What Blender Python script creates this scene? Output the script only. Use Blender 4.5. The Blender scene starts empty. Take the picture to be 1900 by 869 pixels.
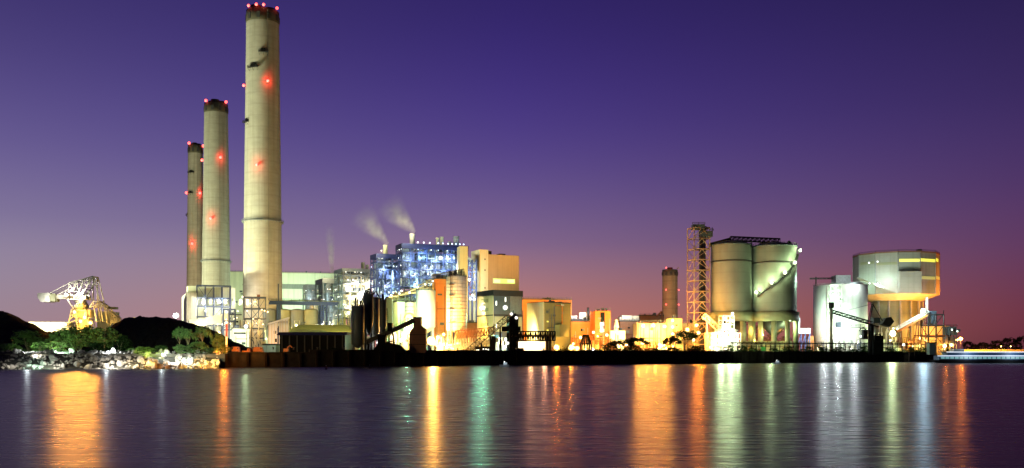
import bpy, bmesh, math, random
from mathutils import Vector, Matrix
random.seed(11)
PI = math.pi
SC = bpy.context.scene
COL = SC.collection

# ------------------------------------------------------------------ camera, world, exposure
F, CX, HY, CAMZ = 1800.0, 950.0, 660.0, 4.4      # photo pixels: focal length, centre column, horizon row; camera height in metres
cam_d = bpy.data.cameras.new('camera'); cam = bpy.data.objects.new('camera', cam_d); COL.objects.link(cam)
cam.location = (0, 0, CAMZ); cam.rotation_euler = (PI/2, 0, 0)
cam_d.sensor_width = 36; cam_d.lens = 36*F/1900; cam_d.shift_y = (HY-434.5)/1900
cam_d.clip_start = 0.5; cam_d.clip_end = 30000
SC.camera = cam
SC.view_settings.view_transform = 'Standard'; SC.view_settings.look = 'None'
SC.view_settings.exposure = 0.0; SC.view_settings.gamma = 1.0; SC.view_settings.use_curve_mapping = False
SC.render.engine = 'CYCLES'
cy = SC.cycles
cy.use_denoising = True; cy.max_bounces = 5; cy.diffuse_bounces = 2; cy.glossy_bounces = 3
cy.volume_bounces = 0; cy.transparent_max_bounces = 16
cy.sample_clamp_indirect = 4.0; cy.sample_clamp_direct = 0.0; cy.caustics_reflective = False; cy.caustics_refractive = False
cy.use_light_tree = True

def lin(h):
    def f(c): return c/12.92 if c <= .04045 else ((c+.055)/1.055)**2.4
    h = h.lstrip('#'); return tuple(f(int(h[i:i+2], 16)/255) for i in (0, 2, 4))

w = bpy.data.worlds.new('World'); SC.world = w; w.use_nodes = True
nt = w.node_tree; nt.nodes.clear()
def N(t, **kw):
    n = nt.nodes.new(t)
    for k, v in kw.items(): setattr(n, k, v)
    return n
def L(a, b): nt.links.new(a, b)
def math_(op, a, b=None, c=None, clamp=False):
    n = N('ShaderNodeMath', operation=op); n.use_clamp = clamp
    for i, v in enumerate((a, b, c)):
        if v is None: continue
        if isinstance(v, (int, float)): n.inputs[i].default_value = v
        else: L(v, n.inputs[i])
    return n.outputs[0]
tc = N('ShaderNodeTexCoord'); sx = N('ShaderNodeSeparateXYZ'); L(tc.outputs['Generated'], sx.inputs[0])
elev = math_('DIVIDE', sx.outputs[2], 0.36, clamp=True)
def ramp(stops):
    r = N('ShaderNodeValToRGB'); r.color_ramp.interpolation = 'B_SPLINE'
    e = r.color_ramp.elements
    while len(e) < len(stops): e.new(0.5)
    for i, (p, c) in enumerate(stops): e[i].position = p; e[i].color = (*lin(c), 1)
    L(elev, r.inputs[0]); return r.outputs[0]
# afterglow of the evening sky: low in the north-west (left of view), dark towards the right
RL = ramp([(0, '#a28288'), (.14, '#9b8695'), (.26, '#93869f'), (.36, '#80749a'), (.54, '#645892'), (.75, '#4c417c'), (.97, '#382e68')])
RC = ramp([(0, '#c98068'), (.10, '#c17a6c'), (.20, '#aa797c'), (.32, '#7e688e'), (.54, '#55448a'), (.75, '#40307c'), (.97, '#2e2262')])
RR = ramp([(0, '#562838'), (.07, '#723642'), (.16, '#6e394e'), (.28, '#623d62'), (.45, '#4c3568'), (.65, '#392a60'), (.97, '#221a46')])
az = math_('MULTIPLY_ADD', sx.outputs[0], 1/0.936, 0.5, clamp=True)
def mixc(f, a, b):
    m = N('ShaderNodeMix', data_type='RGBA'); L(f, m.inputs[0]); L(a, m.inputs[6]); L(b, m.inputs[7]); return m.outputs[2]
f1 = math_('MULTIPLY', az, 2.0, clamp=True)
f2 = math_('SUBTRACT', math_('MULTIPLY', az, 2.0), 1.0, clamp=True)
skyc = mixc(f2, mixc(f1, RL, RC), RR)
behind = math_('MULTIPLY_ADD', math_('MULTIPLY_ADD', sx.outputs[1], 1.2, 0.5, clamp=True), 0.9, 0.1)
bg = N('ShaderNodeBackground'); L(skyc, bg.inputs[0]); L(behind, bg.inputs[1])
ns = N('ShaderNodeTexSky'); ns.sky_type = 'NISHITA'; ns.sun_disc = False
ns.sun_elevation = math.radians(-5); ns.sun_rotation = math.radians(-40)
bg2 = N('ShaderNodeBackground'); L(ns.outputs[0], bg2.inputs[0]); bg2.inputs[1].default_value = 0.01
ad = N('ShaderNodeAddShader'); L(bg.outputs[0], ad.inputs[0]); L(bg2.outputs[0], ad.inputs[1])
wo = N('ShaderNodeOutputWorld'); L(ad.outputs[0], wo.inputs[0])

# ------------------------------------------------------------------ materials
def new_mat(name):
    global nt
    m = bpy.data.materials.new(name); m.use_nodes = True; nt = m.node_tree
    return m, nt.nodes['Principled BSDF']
def mat(name, col, rough=.7, metal=0., var=.25, scale=.35, stretch=(1, 1, 1), bump=0., stain=None, lines=None):
    """plain paint / steel / concrete with mottled wear; lines = (spacing, axis, depth) dark joints"""
    m, p = new_mat(name)
    p.inputs['Roughness'].default_value = rough; p.inputs['Metallic'].default_value = metal
    c = lin(col) if isinstance(col, str) else col
    t = N('ShaderNodeTexCoord'); mp = N('ShaderNodeMapping'); mp.inputs['Scale'].default_value = stretch
    L(t.outputs['Object'], mp.inputs[0])
    n = N('ShaderNodeTexNoise'); n.inputs['Scale'].default_value = scale; n.inputs['Detail'].default_value = 6
    n.inputs['Roughness'].default_value = .65; L(mp.outputs[0], n.inputs['Vector'])
    r = N('ShaderNodeValToRGB'); r.color_ramp.elements[0].position = .3; r.color_ramp.elements[1].position = .72
    r.color_ramp.elements[0].color = (*[x*(1-var) for x in c], 1); r.color_ramp.elements[1].color = (*[min(1, x*(1+var*.6)) for x in c], 1)
    L(n.outputs[0], r.inputs[0]); out = r.outputs[0]
    if stain:
        n2 = N('ShaderNodeTexNoise'); n2.inputs['Scale'].default_value = .25; n2.inputs['Detail'].default_value = 5
        m2 = N('ShaderNodeMapping'); m2.inputs['Scale'].default_value = (1.6, 1.6, .06); L(t.outputs['Object'], m2.inputs[0]); L(m2.outputs[0], n2.inputs['Vector'])
        f = math_('MULTIPLY', math_('MULTIPLY_ADD', n2.outputs[0], 4.0, -1.9, clamp=True), .45)
        k = N('ShaderNodeRGB'); k.outputs[0].default_value = (*lin(stain), 1)
        out = mixc(f, out, k.outputs[0])
    if lines:
        sp, ax, dep = lines
        s = N('ShaderNodeSeparateXYZ'); L(t.outputs['Object'], s.inputs[0])
        src = s.outputs['XYZ'.index(ax)] if ax in 'XYZ' else math_('ADD', math_('MULTIPLY', s.outputs[0], .8), math_('MULTIPLY', s.outputs[1], .6))
        fr = math_('FRACT', math_('DIVIDE', src, sp)); f = math_('MULTIPLY', math_('LESS_THAN', fr, .14), dep)
        k = N('ShaderNodeRGB'); k.outputs[0].default_value = (*[x*.35 for x in c], 1)
        out = mixc(f, out, k.outputs[0])
    L(out, p.inputs['Base Color'])
    if bump:
        b = N('ShaderNodeBump'); b.inputs['Strength'].default_value = bump; b.inputs['Distance'].default_value = .3
        L(n.outputs[0], b.inputs['Height']); L(b.outputs[0], p.inputs['Normal'])
    return m
def glow(name, col, s, sample=False):
    m, p = new_mat(name); p.inputs['Base Color'].default_value = (.3, .3, .3, 1)
    p.inputs['Emission Color'].default_value = (*col, 1); p.inputs['Emission Strength'].default_value = s
    if not sample: m.cycles.emission_sampling = 'NONE'
    return m
C = {'sodium': (1, .36, .045), 'amber': (1, .55, .10), 'warm': (1, .84, .48), 'yellow': (1, .86, .28), 'green': (.74, 1, .52), 'mint': (.62, 1, .78),
     'white': (1, .97, .85), 'cool': (.86, .97, 1), 'blue': (.50, .80, 1), 'red': (1, .03, .02), 'lime': (.62, 1, .1), 'deep': (1, .24, .02), 'teal': (.28, 1, .62), 'pale': (.72, 1, .5), 'brown': (1, .42, .2), 'shaft': (.93, 1, .66)}
def lens(name, col):  # glow painted into the lens: pale hot core fading to a dim coloured rim
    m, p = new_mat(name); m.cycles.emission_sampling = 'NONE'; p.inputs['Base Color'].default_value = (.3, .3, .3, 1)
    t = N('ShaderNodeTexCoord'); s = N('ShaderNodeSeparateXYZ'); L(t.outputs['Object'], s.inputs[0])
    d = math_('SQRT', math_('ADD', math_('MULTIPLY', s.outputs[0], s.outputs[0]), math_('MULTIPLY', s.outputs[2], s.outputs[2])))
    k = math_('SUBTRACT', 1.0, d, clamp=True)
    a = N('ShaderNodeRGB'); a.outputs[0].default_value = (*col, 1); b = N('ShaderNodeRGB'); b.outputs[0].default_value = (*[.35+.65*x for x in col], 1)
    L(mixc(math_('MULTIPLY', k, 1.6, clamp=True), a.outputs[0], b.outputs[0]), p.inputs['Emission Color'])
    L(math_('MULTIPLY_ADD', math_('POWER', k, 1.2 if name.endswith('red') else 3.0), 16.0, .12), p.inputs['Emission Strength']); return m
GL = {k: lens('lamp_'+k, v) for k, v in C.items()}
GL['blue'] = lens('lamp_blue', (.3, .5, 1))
M = dict(
 concrete=mat('concrete_chimney', '#aca695', .85, var=.16, scale=.12, stretch=(1, 1, 2.4), stain='#77725f', lines=(7.5, 'Z', .12)),
 concrete_b=mat('concrete_brown', '#8f8468', .85, var=.18, scale=.12, stretch=(1, 1, 2.4), stain='#655c46', lines=(7.5, 'Z', .25)),
 conc=mat('concrete', '#8d8a80', .85, var=.3, scale=.3, stain='#55524a'),
 silo=mat('silo_shell', '#7a7e75', .7, var=.12, scale=.1, stain='#6c7068', lines=(6.2, 'Z', .12)),
 darkband=mat('dark_band', '#3b3a38', .7),
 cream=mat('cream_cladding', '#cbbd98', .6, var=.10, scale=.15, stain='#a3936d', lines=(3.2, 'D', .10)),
 pale=mat('pale_cladding', '#c3c8ae', .6, var=.10, scale=.1, stain='#a0a58c', lines=(4.0, 'D', .12)),
 white=mat('white_paint', '#d6d6cb', .55, var=.10, scale=.3, stain='#aaa793'),
 whitecor=mat('white_corrugated', '#cfcfc0', .5, var=.10, lines=(2.4, 'D', .35)),
 green=mat('greenish_cladding', '#8f9070', .6, var=.14, scale=.12, stain='#6f7053', lines=(5, 'Z', .10)),
 grey=mat('grey_cladding', '#6f746c', .6, var=.15, scale=.2, lines=(2.2, 'D', .22)),
 charcoal=mat('charcoal_cladding', '#3c464c', .55, var=.18, scale=.2),
 orangew=mat('ochre_cladding', '#b8702e', .6, var=.12, scale=.2, stain='#8e5c30', lines=(6, 'Z', .12)),
 brownwall=mat('brown_brick', '#7d5a45', .8, var=.2, scale=.6, lines=(3, 'Z', .12)),
 steel=mat('grey_steel', '#8b9090', .5, .2, var=.25, scale=.8),
 blue=mat('blue_steel', '#3a4c7a', .5, .1, var=.2, scale=.8),
 slate=mat('slate_steel', '#39455c', .5, .1, var=.25, scale=.8),
 cyan=mat('pale_blue_casing', '#a9bbc4', .5, var=.18, scale=.3, stain='#6d8696', lines=(3.5, 'Z', .25)),
 dark=mat('dark_steel', '#2b2a29', .6, .2, var=.35, scale=.8),
 black=mat('black_steel', '#111112', .6, .1, var=.35, scale=.8),
 rust=mat('rusty_steel', '#6b4128', .8, .1, var=.4, scale=.9),
 ltsteel=mat('white_steel', '#d8d4c4', .5, var=.12, scale=.8),
 coal=mat('coal', '#262629', .95, var=.6, scale=1.2, bump=1.0),
 rock=mat('granite_rock', '#86817a', .85, var=.6, scale=1.0, bump=.5),
 bed=mat('rubble_bed', '#3c3a34', .9, var=.5, scale=1.5, bump=.6),
 soil=mat('yard_ground', '#4a463e', .9, var=.35, scale=.2),
 quay=mat('quay_concrete', '#34312d', .9, var=.4, scale=.4, stain='#191817'),
 timber=mat('dark_fender', '#211b17', .85, var=.4, scale=.9),
 tan=mat('tan_steel', '#9a7f62', .6, var=.3, scale=.8), navy=mat('navy_cladding', '#1d2b5e', .5, var=.25, scale=.3, lines=(2.0, 'D', .3)),
 storepanel=mat('store_panel', '#93948a', .6, var=.12, scale=.12, stain='#74756a', lines=(4.0, 'Z', .08)), 
 peach=mat('peach_cladding', '#a58a68', .6, var=.10, scale=.15, stain='#8b7252', lines=(3.2, 'D', .10)),
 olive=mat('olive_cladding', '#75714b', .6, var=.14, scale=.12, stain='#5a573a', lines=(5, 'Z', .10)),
 roofdark=mat('black_roof', '#1c1d1e', .7, var=.25, lines=(1.4, 'D', .4)),
 roofgreen=mat('olive_roof', '#9a9a52', .6, var=.15, lines=(2.2, 'D', .25)),
 signal=mat('orange_machine_paint', '#c8761c', .45, var=.2, scale=.9),
 tyre=mat('tyre_rubber', '#151515', .9),
 bark=mat('bark', '#6a5d4a', .9, var=.35, scale=2.5),
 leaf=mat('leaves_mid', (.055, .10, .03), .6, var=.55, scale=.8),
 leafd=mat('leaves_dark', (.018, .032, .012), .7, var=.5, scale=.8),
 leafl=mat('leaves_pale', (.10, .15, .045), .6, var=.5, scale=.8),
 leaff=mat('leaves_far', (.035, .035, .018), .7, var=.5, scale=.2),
 redpaint=mat('red_paint', '#a8301f', .5), hull=mat('hull_paint', '#15181f', .4), hullw=mat('boat_white', '#b9c4cc', .4, var=.08),
 canvas=mat('green_tarp', '#2f8a3c', .7),
 win_lime=glow('window_lime', (.62, 1, .08), 1.1), win_yel=glow('window_yellow', (1, .95, .05), .95), win_white=glow('window_white', (1, 1, .85), 3.0),
 win_teal=glow('window_teal', (.25, .62, .66), .55), win_blue=glow('deck_light', (.75, .85, 1), 1.8), deckdim=mat('cabin_blue', '#4e6a90', .5),
 darkglass=mat('dark_glass', '#1e2426', .15, var=.3),
)
for k in ('leaf', 'leafd', 'leafl', 'leaff', 'coal', 'timber', 'quay', 'rock', 'bed'):
    M[k].node_tree.nodes['Principled BSDF'].inputs['Specular IOR Level'].default_value = .12

for k, v in (('coal', .012), ('leafd', 0), ('quay', 0), ('black', .05)): M[k].node_tree.nodes['Principled BSDF'].inputs['Specular IOR Level'].default_value = v
# long-exposure sea: rough gloss with fine ripple
m, p = new_mat('water'); M['water'] = m
p.inputs['Base Color'].default_value = (.016, .012, .018, 1); p.inputs['Roughness'].default_value = .255; p.inputs['IOR'].default_value = 1.10
t = N('ShaderNodeTexCoord'); mp = N('ShaderNodeMapping'); mp.inputs['Scale'].default_value = (.22, 1.1, 1); L(t.outputs['Object'], mp.inputs[0])
n1 = N('ShaderNodeTexNoise'); n1.inputs['Scale'].default_value = 1.0; n1.inputs['Detail'].default_value = 5; n1.inputs['Roughness'].default_value = .6; L(mp.outputs[0], n1.inputs['Vector'])
b = N('ShaderNodeBump'); b.inputs['Strength'].default_value = .09; b.inputs['Distance'].default_value = .22; L(n1.outputs[0], b.inputs['Height']); L(b.outputs[0], p.inputs['Normal'])

rn = math_('MULTIPLY_ADD', n1.outputs[0], .10, .225); L(rn, p.inputs['Roughness'])
# ------------------------------------------------------------------ helpers
def P(x, y, D, dy=0.):                       # photo pixel at depth D -> world point (dy shifts it in depth afterwards)
    return Vector(((x-CX)/F*D, D+dy, CAMZ+(HY-y)/F*D))
def X(x, D): return (x-CX)/F*D
def Z(y, D): return CAMZ+(HY-y)/F*D
G = 5.0                                      # quay / yard level
def quayD(x): return 7920/(22-(x-410)*.007576)
ZU = Vector((0, 0, 1))

class MB:
    def __init__(s): s.v = []; s.f = []; s.sm = []
    def poly(s, pts, faces, smooth=False):
        k = len(s.v); s.v += [Vector(p) for p in pts]
        for f in faces: s.f.append([k+i for i in f]); s.sm.append(smooth)
        return s
    def hexa(s, b, t):                       # bottom ring of 4, top ring of 4
        return s.poly(list(b)+list(t), [(3, 2, 1, 0), (4, 5, 6, 7), (0, 1, 5, 4), (1, 2, 6, 5), (2, 3, 7, 6), (3, 0, 4, 7)])
    def box(s, x0, x1, y0, y1, z0, z1):
        return s.hexa([(x0, y0, z0), (x1, y0, z0), (x1, y1, z0), (x0, y1, z0)], [(x0, y0, z1), (x1, y0, z1), (x1, y1, z1), (x0, y1, z1)])
    def obox(s, o, u, v, a0, a1, b0, b1, z0, z1):
        q = [Vector((o[0], o[1], 0))+u*a+v*b_ for a, b_ in ((a0, b0), (a1, b0), (a1, b1), (a0, b1))]
        return s.hexa([(p.x, p.y, z0) for p in q], [(p.x, p.y, z1) for p in q])
    def bar(s, p, q, w, h=None):             # square section member
        p = Vector(p); q = Vector(q); h = h or w; d = q-p
        if d.length < 1e-4: return s
        d.normalize(); a = d.cross(ZU)
        if a.length < .05: a = Vector((.8, .6, 0))
        a.normalize(); b_ = a.cross(d).normalized(); a = a*w/2; b_ = b_*h/2
        return s.hexa([p-a-b_, p+a-b_, p+a+b_, p-a+b_], [q-a-b_, q+a-b_, q+a+b_, q-a+b_])
    def tube(s, pts, r, n=8, cap=True):      # round member through points; r number or list
        pts = [Vector(p) for p in pts]; k = len(pts); rr = r if isinstance(r, (list, tuple)) else [r]*k
        base = len(s.v); ref = None
        for i, p in enumerate(pts):
            d = (pts[min(i+1, k-1)]-pts[max(i-1, 0)]).normalized()
            a = d.cross(ZU) if abs(d.z) < .95 else d.cross(Vector((0, 1, 0)))
            if ref is not None:
                a = ref-d*ref.dot(d)
            a.normalize(); ref = a; b_ = d.cross(a)
            for j in range(n):
                t_ = 2*PI*j/n; s.v.append(p+(a*math.cos(t_)+b_*math.sin(t_))*rr[i])
        for i in range(k-1):
            for j in range(n):
                s.f.append([base+i*n+j, base+i*n+(j+1) % n, base+(i+1)*n+(j+1) % n, base+(i+1)*n+j]); s.sm.append(n > 6)
        if cap:
            s.f.append([base+j for j in range(n)][::-1]); s.sm.append(False)
            s.f.append([base+(k-1)*n+j for j in range(n)]); s.sm.append(False)
        return s
    def lathe(s, c, prof, n=32, a0=0., a1=2*PI, cap=True):   # prof: (r, z)
        full = abs(a1-a0-2*PI) < 1e-6; m_ = n if full else n+1; base = len(s.v)
        for r, z in prof:
            for j in range(m_):
                t_ = a0+(a1-a0)*j/n; s.v.append(Vector((c[0]+r*math.cos(t_), c[1]+r*math.sin(t_), z)))
        for i in range(len(prof)-1):
            for j in range(n):
                j2 = (j+1) % m_
                s.f.append([base+i*m_+j, base+i*m_+j2, base+(i+1)*m_+j2, base+(i+1)*m_+j]); s.sm.append(n >= 16)
        if cap and full:
            s.f.append([base+j for j in range(m_)][::-1]); s.sm.append(False)
            s.f.append([base+(len(prof)-1)*m_+j for j in range(m_)]); s.sm.append(False)
        return s
    def ball(s, c, r, seg=8, rings=5, sq=(1, 1, 1)):
        base = len(s.v); c = Vector(c)
        for i in range(1, rings):
            a = PI*i/rings
            for j in range(seg):
                t_ = 2*PI*j/seg; s.v.append(c+Vector((r*sq[0]*math.sin(a)*math.cos(t_), r*sq[1]*math.sin(a)*math.sin(t_), r*sq[2]*math.cos(a))))
        tp = len(s.v); s.v.append(c+Vector((0, 0, r*sq[2]))); bt = tp+1; s.v.append(c-Vector((0, 0, r*sq[2])))
        for j in range(seg):
            j2 = (j+1) % seg
            s.f.append([tp, base+j, base+j2]); s.sm.append(True)
            for i in range(rings-2):
                s.f.append([base+i*seg+j, base+(i+1)*seg+j, base+(i+1)*seg+j2, base+i*seg+j2]); s.sm.append(True)
            s.f.append([bt, base+(rings-2)*seg+j2, base+(rings-2)*seg+j]); s.sm.append(True)
        return s
    def truss(s, p, q, h, wd, n, r, zig=True):   # box truss from p to q (centre of bottom chord plane)
        p = Vector(p); q = Vector(q); d = (q-p).normalized(); a = d.cross(ZU).normalized()*wd/2; up = a.cross(d).normalized()*h
        ch = [(-1, 0), (1, 0), (-1, 1), (1, 1)]
        for sa, k in ch: s.bar(p+a*sa+up*k, q+a*sa+up*k, r)
        for i in range(n+1):
            c = p.lerp(q, i/n)
            for sa in (-1, 1): s.bar(c+a*sa, c+a*sa+up, r*.7)
            s.bar(c-a, c+a, r*.7); s.bar(c-a+up, c+a+up, r*.7)
            if zig and i < n:
                c2 = p.lerp(q, (i+1)/n)
                for sa in (-1, 1):
                    if i % 2: s.bar(c+a*sa, c2+a*sa+up, r*.7)
                    else: s.bar(c+a*sa+up, c2+a*sa, r*.7)
        return s
    def rail(s, pts, h=1.2, r=.09, step=3.0):
        for p, q in zip(pts, pts[1:]):
            p = Vector(p); q = Vector(q); n = max(1, int((q-p).length/step))
            for k in (.5, 1): s.bar(p+ZU*h*k, q+ZU*h*k, r)
            for i in range(n+1): c = p.lerp(q, i/n); s.bar(c, c+ZU*h, r)
        return s
    def build(s, name, m, parent=None, loc=None):
        me = bpy.data.meshes.new(name); org = Vector(loc) if loc is not None else Vector((0, 0, 0))
        q = parent; off = Vector((0, 0, 0))
        while q is not None: off += q.location; q = q.parent
        sh = off+org
        me.from_pydata([v-sh for v in s.v], [], s.f)
        me.polygons.foreach_set('use_smooth', s.sm)
        me.materials.append(M[m] if isinstance(m, str) else m); me.validate(); me.update()
        o = bpy.data.objects.new(name, me); COL.objects.link(o); o.location = org
        if parent is not None: o.parent = parent
        return o

def tag(o, label=None, cat=None, group=None, kind=None):
    for k, v in (('label', label), ('category', cat), ('group', group), ('kind', kind)):
        if v: o[k] = v
    return o
def T(name, label, cat, loc, group=None):
    o = bpy.data.objects.new(name, None); COL.objects.link(o); o.location = loc; o.empty_display_size = 1
    return tag(o, label, cat, group)
LS = 0.32
def light(pos, col, W, r=.5, aim=(0, 1, -.15), ang=168):   # shaded wall-washing floodlight: shines away from the sea
    d = bpy.data.lights.new('light', 'SPOT'); d.color = C[col]; d.energy = W*LS; d.shadow_soft_size = r; d.spot_size = math.radians(ang); d.spot_blend = .35
    o = bpy.data.objects.new('light', d); COL.objects.link(o); o.location = pos; o.rotation_euler = Vector(aim).to_track_quat('-Z', 'Y').to_euler(); return o
def omni(pos, col, W, r=.5):
    d = bpy.data.lights.new('light', 'POINT'); d.color = C[col]; d.energy = W*LS; d.shadow_soft_size = r
    o = bpy.data.objects.new('light', d); COL.objects.link(o); o.location = pos; return o
def spot(pos, tgt, col, W, ang, blend=.6, r=.6):
    d = bpy.data.lights.new('light', 'SPOT'); d.color = C[col]; d.energy = W*LS; d.shadow_soft_size = r; d.spot_size = math.radians(ang); d.spot_blend = blend
    o = bpy.data.objects.new('light', d); COL.objects.link(o); o.location = pos
    o.rotation_euler = (Vector(tgt)-Vector(pos)).to_track_quat('-Z', 'Y').to_euler(); return o
HEAD = {}
def head(parent, p, r, col, name='lamp_head'):        # enlarged lamp lens with its halo painted in as an emission falloff
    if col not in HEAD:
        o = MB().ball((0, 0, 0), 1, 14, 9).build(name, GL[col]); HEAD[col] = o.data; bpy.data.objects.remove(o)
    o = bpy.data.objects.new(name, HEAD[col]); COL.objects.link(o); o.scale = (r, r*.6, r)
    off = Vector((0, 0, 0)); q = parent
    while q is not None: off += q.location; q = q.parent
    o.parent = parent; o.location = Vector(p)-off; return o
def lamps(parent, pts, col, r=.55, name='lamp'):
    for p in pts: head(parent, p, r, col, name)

class Blk:                                   # box with a corner towards the viewer; u runs right, v runs left, both away from the viewer
    def __init__(s, xl, xc, xr, ytop, D, th=37., zb=G, lv=None):
        t_ = math.radians(th); s.u = Vector((math.cos(t_), math.sin(t_), 0)); s.v = Vector((-math.sin(t_), math.cos(t_), 0))
        s.c = Vector((X(xc, D), D, 0)); s.z0 = zb; s.z1 = Z(ytop, D); s.D = D
        s.Lu = s.at('u', xr); s.Lv = lv if lv else s.at('v', xl)
    def at(s, f, px):
        k = (px-CX)/F; d = s.u if f == 'u' else s.v
        return (k*s.c.y-s.c.x)/(d.x-k*d.y)
    def pt(s, a, b, z): q = s.c+s.u*a+s.v*b; return Vector((q.x, q.y, z))
    def add(s, mb, a0=0, a1=None, b0=0, b1=None, z0=None, z1=None):
        return mb.obox(s.c, s.u, s.v, a0, s.Lu if a1 is None else a1, b0, s.Lv if b1 is None else b1, s.z0 if z0 is None else z0, s.z1 if z1 is None else z1)
    def px(s, mb, f, x0, x1, y0, y1, proud=.25, back=.05):   # slab on face f given in photo pixels
        a0, a1 = s.at(f, x0), s.at(f, x1)
        if a0 > a1: a0, a1 = a1, a0
        d = s.u if f == 'u' else s.v; dep = (s.c+d*(a0+a1)/2).y
        z0, z1 = Z(y1, dep), Z(y0, dep)
        if f == 'u': return mb.obox(s.c, s.u, s.v, a0, a1, -proud, back, z0, z1)
        return mb.obox(s.c, s.u, s.v, -proud, back, a0, a1, z0, z1)
    def base(s): return s.pt(s.Lu/2, s.Lv/2, s.z0)
    def roofrail(s, mb, h=1.2, r=.1):
        q = [s.pt(.3, .3, s.z1), s.pt(s.Lu-.3, .3, s.z1), s.pt(s.Lu-.3, s.Lv-.3, s.z1), s.pt(.3, s.Lv-.3, s.z1)]
        return mb.rail(q+q[:1], h, r)
def FB(x0, x1, ytop, D, depth, zb=G): return Blk(x0, x0, x1, ytop, D, 0., zb, depth)

def steel_frame(mb, B, nu, nv, zs, w=.5, brace=.55, rnd=None, jit=True):
    rnd = rnd or random
    us = [B.Lu*i/nu for i in range(nu+1)]; vs = [B.Lv*i/nv for i in range(nv+1)]
    for i, a in enumerate(us):
        for j, b_ in enumerate(vs):
            if i in (0, nu) or j in (0, nv): mb.bar(B.pt(a, b_, B.z0), B.pt(a, b_, zs[-1]), w)
    for z in zs:
        for b_ in (0, B.Lv): mb.bar(B.pt(0, b_, z), B.pt(B.Lu, b_, z), w*.9, w*1.2)
        for a in (0, B.Lu): mb.bar(B.pt(a, 0, z), B.pt(a, B.Lv, z), w*.9, w*1.2)
    zz = [B.z0]+list(zs)
    for k in range(len(zz)-1):
        for i in range(nu):
            if rnd.random() < brace:
                a, b_ = (us[i], us[i+1]) if rnd.random() < .5 else (us[i+1], us[i])
                mb.bar(B.pt(a, 0, zz[k]), B.pt(b_, 0, zz[k+1]), w*.6)
        for j in range(nv):
            if rnd.random() < brace:
                a, b_ = (vs[j], vs[j+1]) if rnd.random() < .5 else (vs[j+1], vs[j])
                mb.bar(B.pt(0, a, zz[k]), B.pt(0, b_, zz[k+1]), w*.6)
# lamp output factors per district
LS = .32
# ------------------------------------------------------------------ setting: water, yard, bank, quay
o = MB().poly([(-6000, -400, 0), (6000, -400, 0), (9000, 16000, 0), (-9000, 16000, 0)], [(0, 1, 2, 3)]).build('water', 'water'); tag(o, kind='structure')
QA = Vector((-108, 360, 0)); QB = Vector((288, 662, 0)); QD = (QB-QA).normalized(); QN = Vector((-QD.y, QD.x, 0))   # QN points inland
shore = [(-9000, 60), (-420, 262), (-161, 318), (-100, 338), (QA.x+1, QA.y+1.5), (QB.x-1, QB.y+1.5), (300, 700), (400, 820), (520, 1020), (760, 1120), (2200, 1230), (12000, 1500), (12000, 15000), (-12000, 15000)]
n = len(shore); o = MB().poly([(x, y, G) for x, y in shore]+[(x, y, -4) for x, y in shore], [tuple(range(n))]+[(i, (i+1) % n, n+(i+1) % n, n+i) for i in range(n)]).build('ground', 'soil'); tag(o, kind='structure')
WL = [Vector((-420, 244, 0)), Vector((-161, 304, 0)), Vector((-99.5, 329, 0)), Vector((-107, 357, 0))]      # foot of the rock bank
WT = [Vector((-424, 268, 0)), Vector((-165, 324, 0)), Vector((-104, 344, 0)), Vector((-111, 366, 0))]       # its crest
mb = MB(); pts = []
for a, b_ in zip(WL, WT):
    for s_ in range(7):
        q = a.lerp(b_, s_/6); q.z = -1.2+7.0*min(1, s_/5)**.9-(1.6 if s_ == 6 else 0); pts.append(q)
mb.poly(pts, [(i*7+j, (i+1)*7+j, (i+1)*7+j+1, i*7+j+1) for i in range(3) for j in range(6)])
tag(mb.build('shore_bank', 'bed'), kind='structure')
def bank(t_, s_):                            # t along the photo's left shore (0 at the frame edge), s up the slope
    if t_ < .9: a = WL[1].lerp(WL[2], t_/.9) if t_ > 0 else WL[1].lerp(WL[0], -t_); b_ = WT[1].lerp(WT[2], t_/.9) if t_ > 0 else WT[1].lerp(WT[0], -t_)
    else: a = WL[2].lerp(WL[3], (t_-.9)/.1); b_ = WT[2].lerp(WT[3], (t_-.9)/.1)
    q = a.lerp(b_, s_*.833); q.z = -1.2+7.0*s_**.9; return q
rr = random.Random(4)
def rock_mesh(mb, c, r, rnd):
    bm = bmesh.new(); bmesh.ops.create_icosphere(bm, subdivisions=2, radius=1)
    ax = [Vector((rnd.uniform(-1, 1), rnd.uniform(-1, 1), rnd.uniform(-1, 1))).normalized() for _ in range(7)]
    cut = [rnd.uniform(.5, .8) for _ in ax]; sq = Vector((rnd.uniform(.9, 1.3), rnd.uniform(.8, 1.1), rnd.uniform(.6, .95)))
    for v in bm.verts:
        for a, k in zip(ax, cut):
            d = v.co.dot(a)
            if d > k: v.co -= a*(d-k)
        v.co = Vector((v.co.x*sq.x, v.co.y*sq.y, v.co.z*sq.z))*r
    k = len(mb.v); mb.v += [v.co+Vector(c) for v in bm.verts]
    for f in bm.faces: mb.f.append([k+v.index for v in f.verts]); mb.sm.append(False)
    bm.free()
protos = []
for i in range(8):
    mb = MB(); rock_mesh(mb, (0, 0, 0), 1, rr); protos.append(mb)
robj = []
for i in range(300):
    t_ = rr.uniform(-.04, .99); s_ = rr.uniform(.06, 1.0); c = bank(t_, s_)
    if i < 8: o = protos[i].build('rock', 'rock'); robj.append(o)
    else: o = robj[i % 8].copy(); COL.objects.link(o)
    k = rr.choice((.5, .6, .7, .85, 1.0, 1.3, 1.7))*rr.uniform(.7, .95); o.scale = (k, k, k); o.location = c+Vector((0, 0, k*.15)); o.rotation_euler = (rr.uniform(0, 6), rr.uniform(0, 6), rr.uniform(0, 6))
    tag(o, 'angular granite boulder among the many piled on the sea bank below the bushes', 'rock', 'boulders of the sea bank')
mb = MB()
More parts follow.
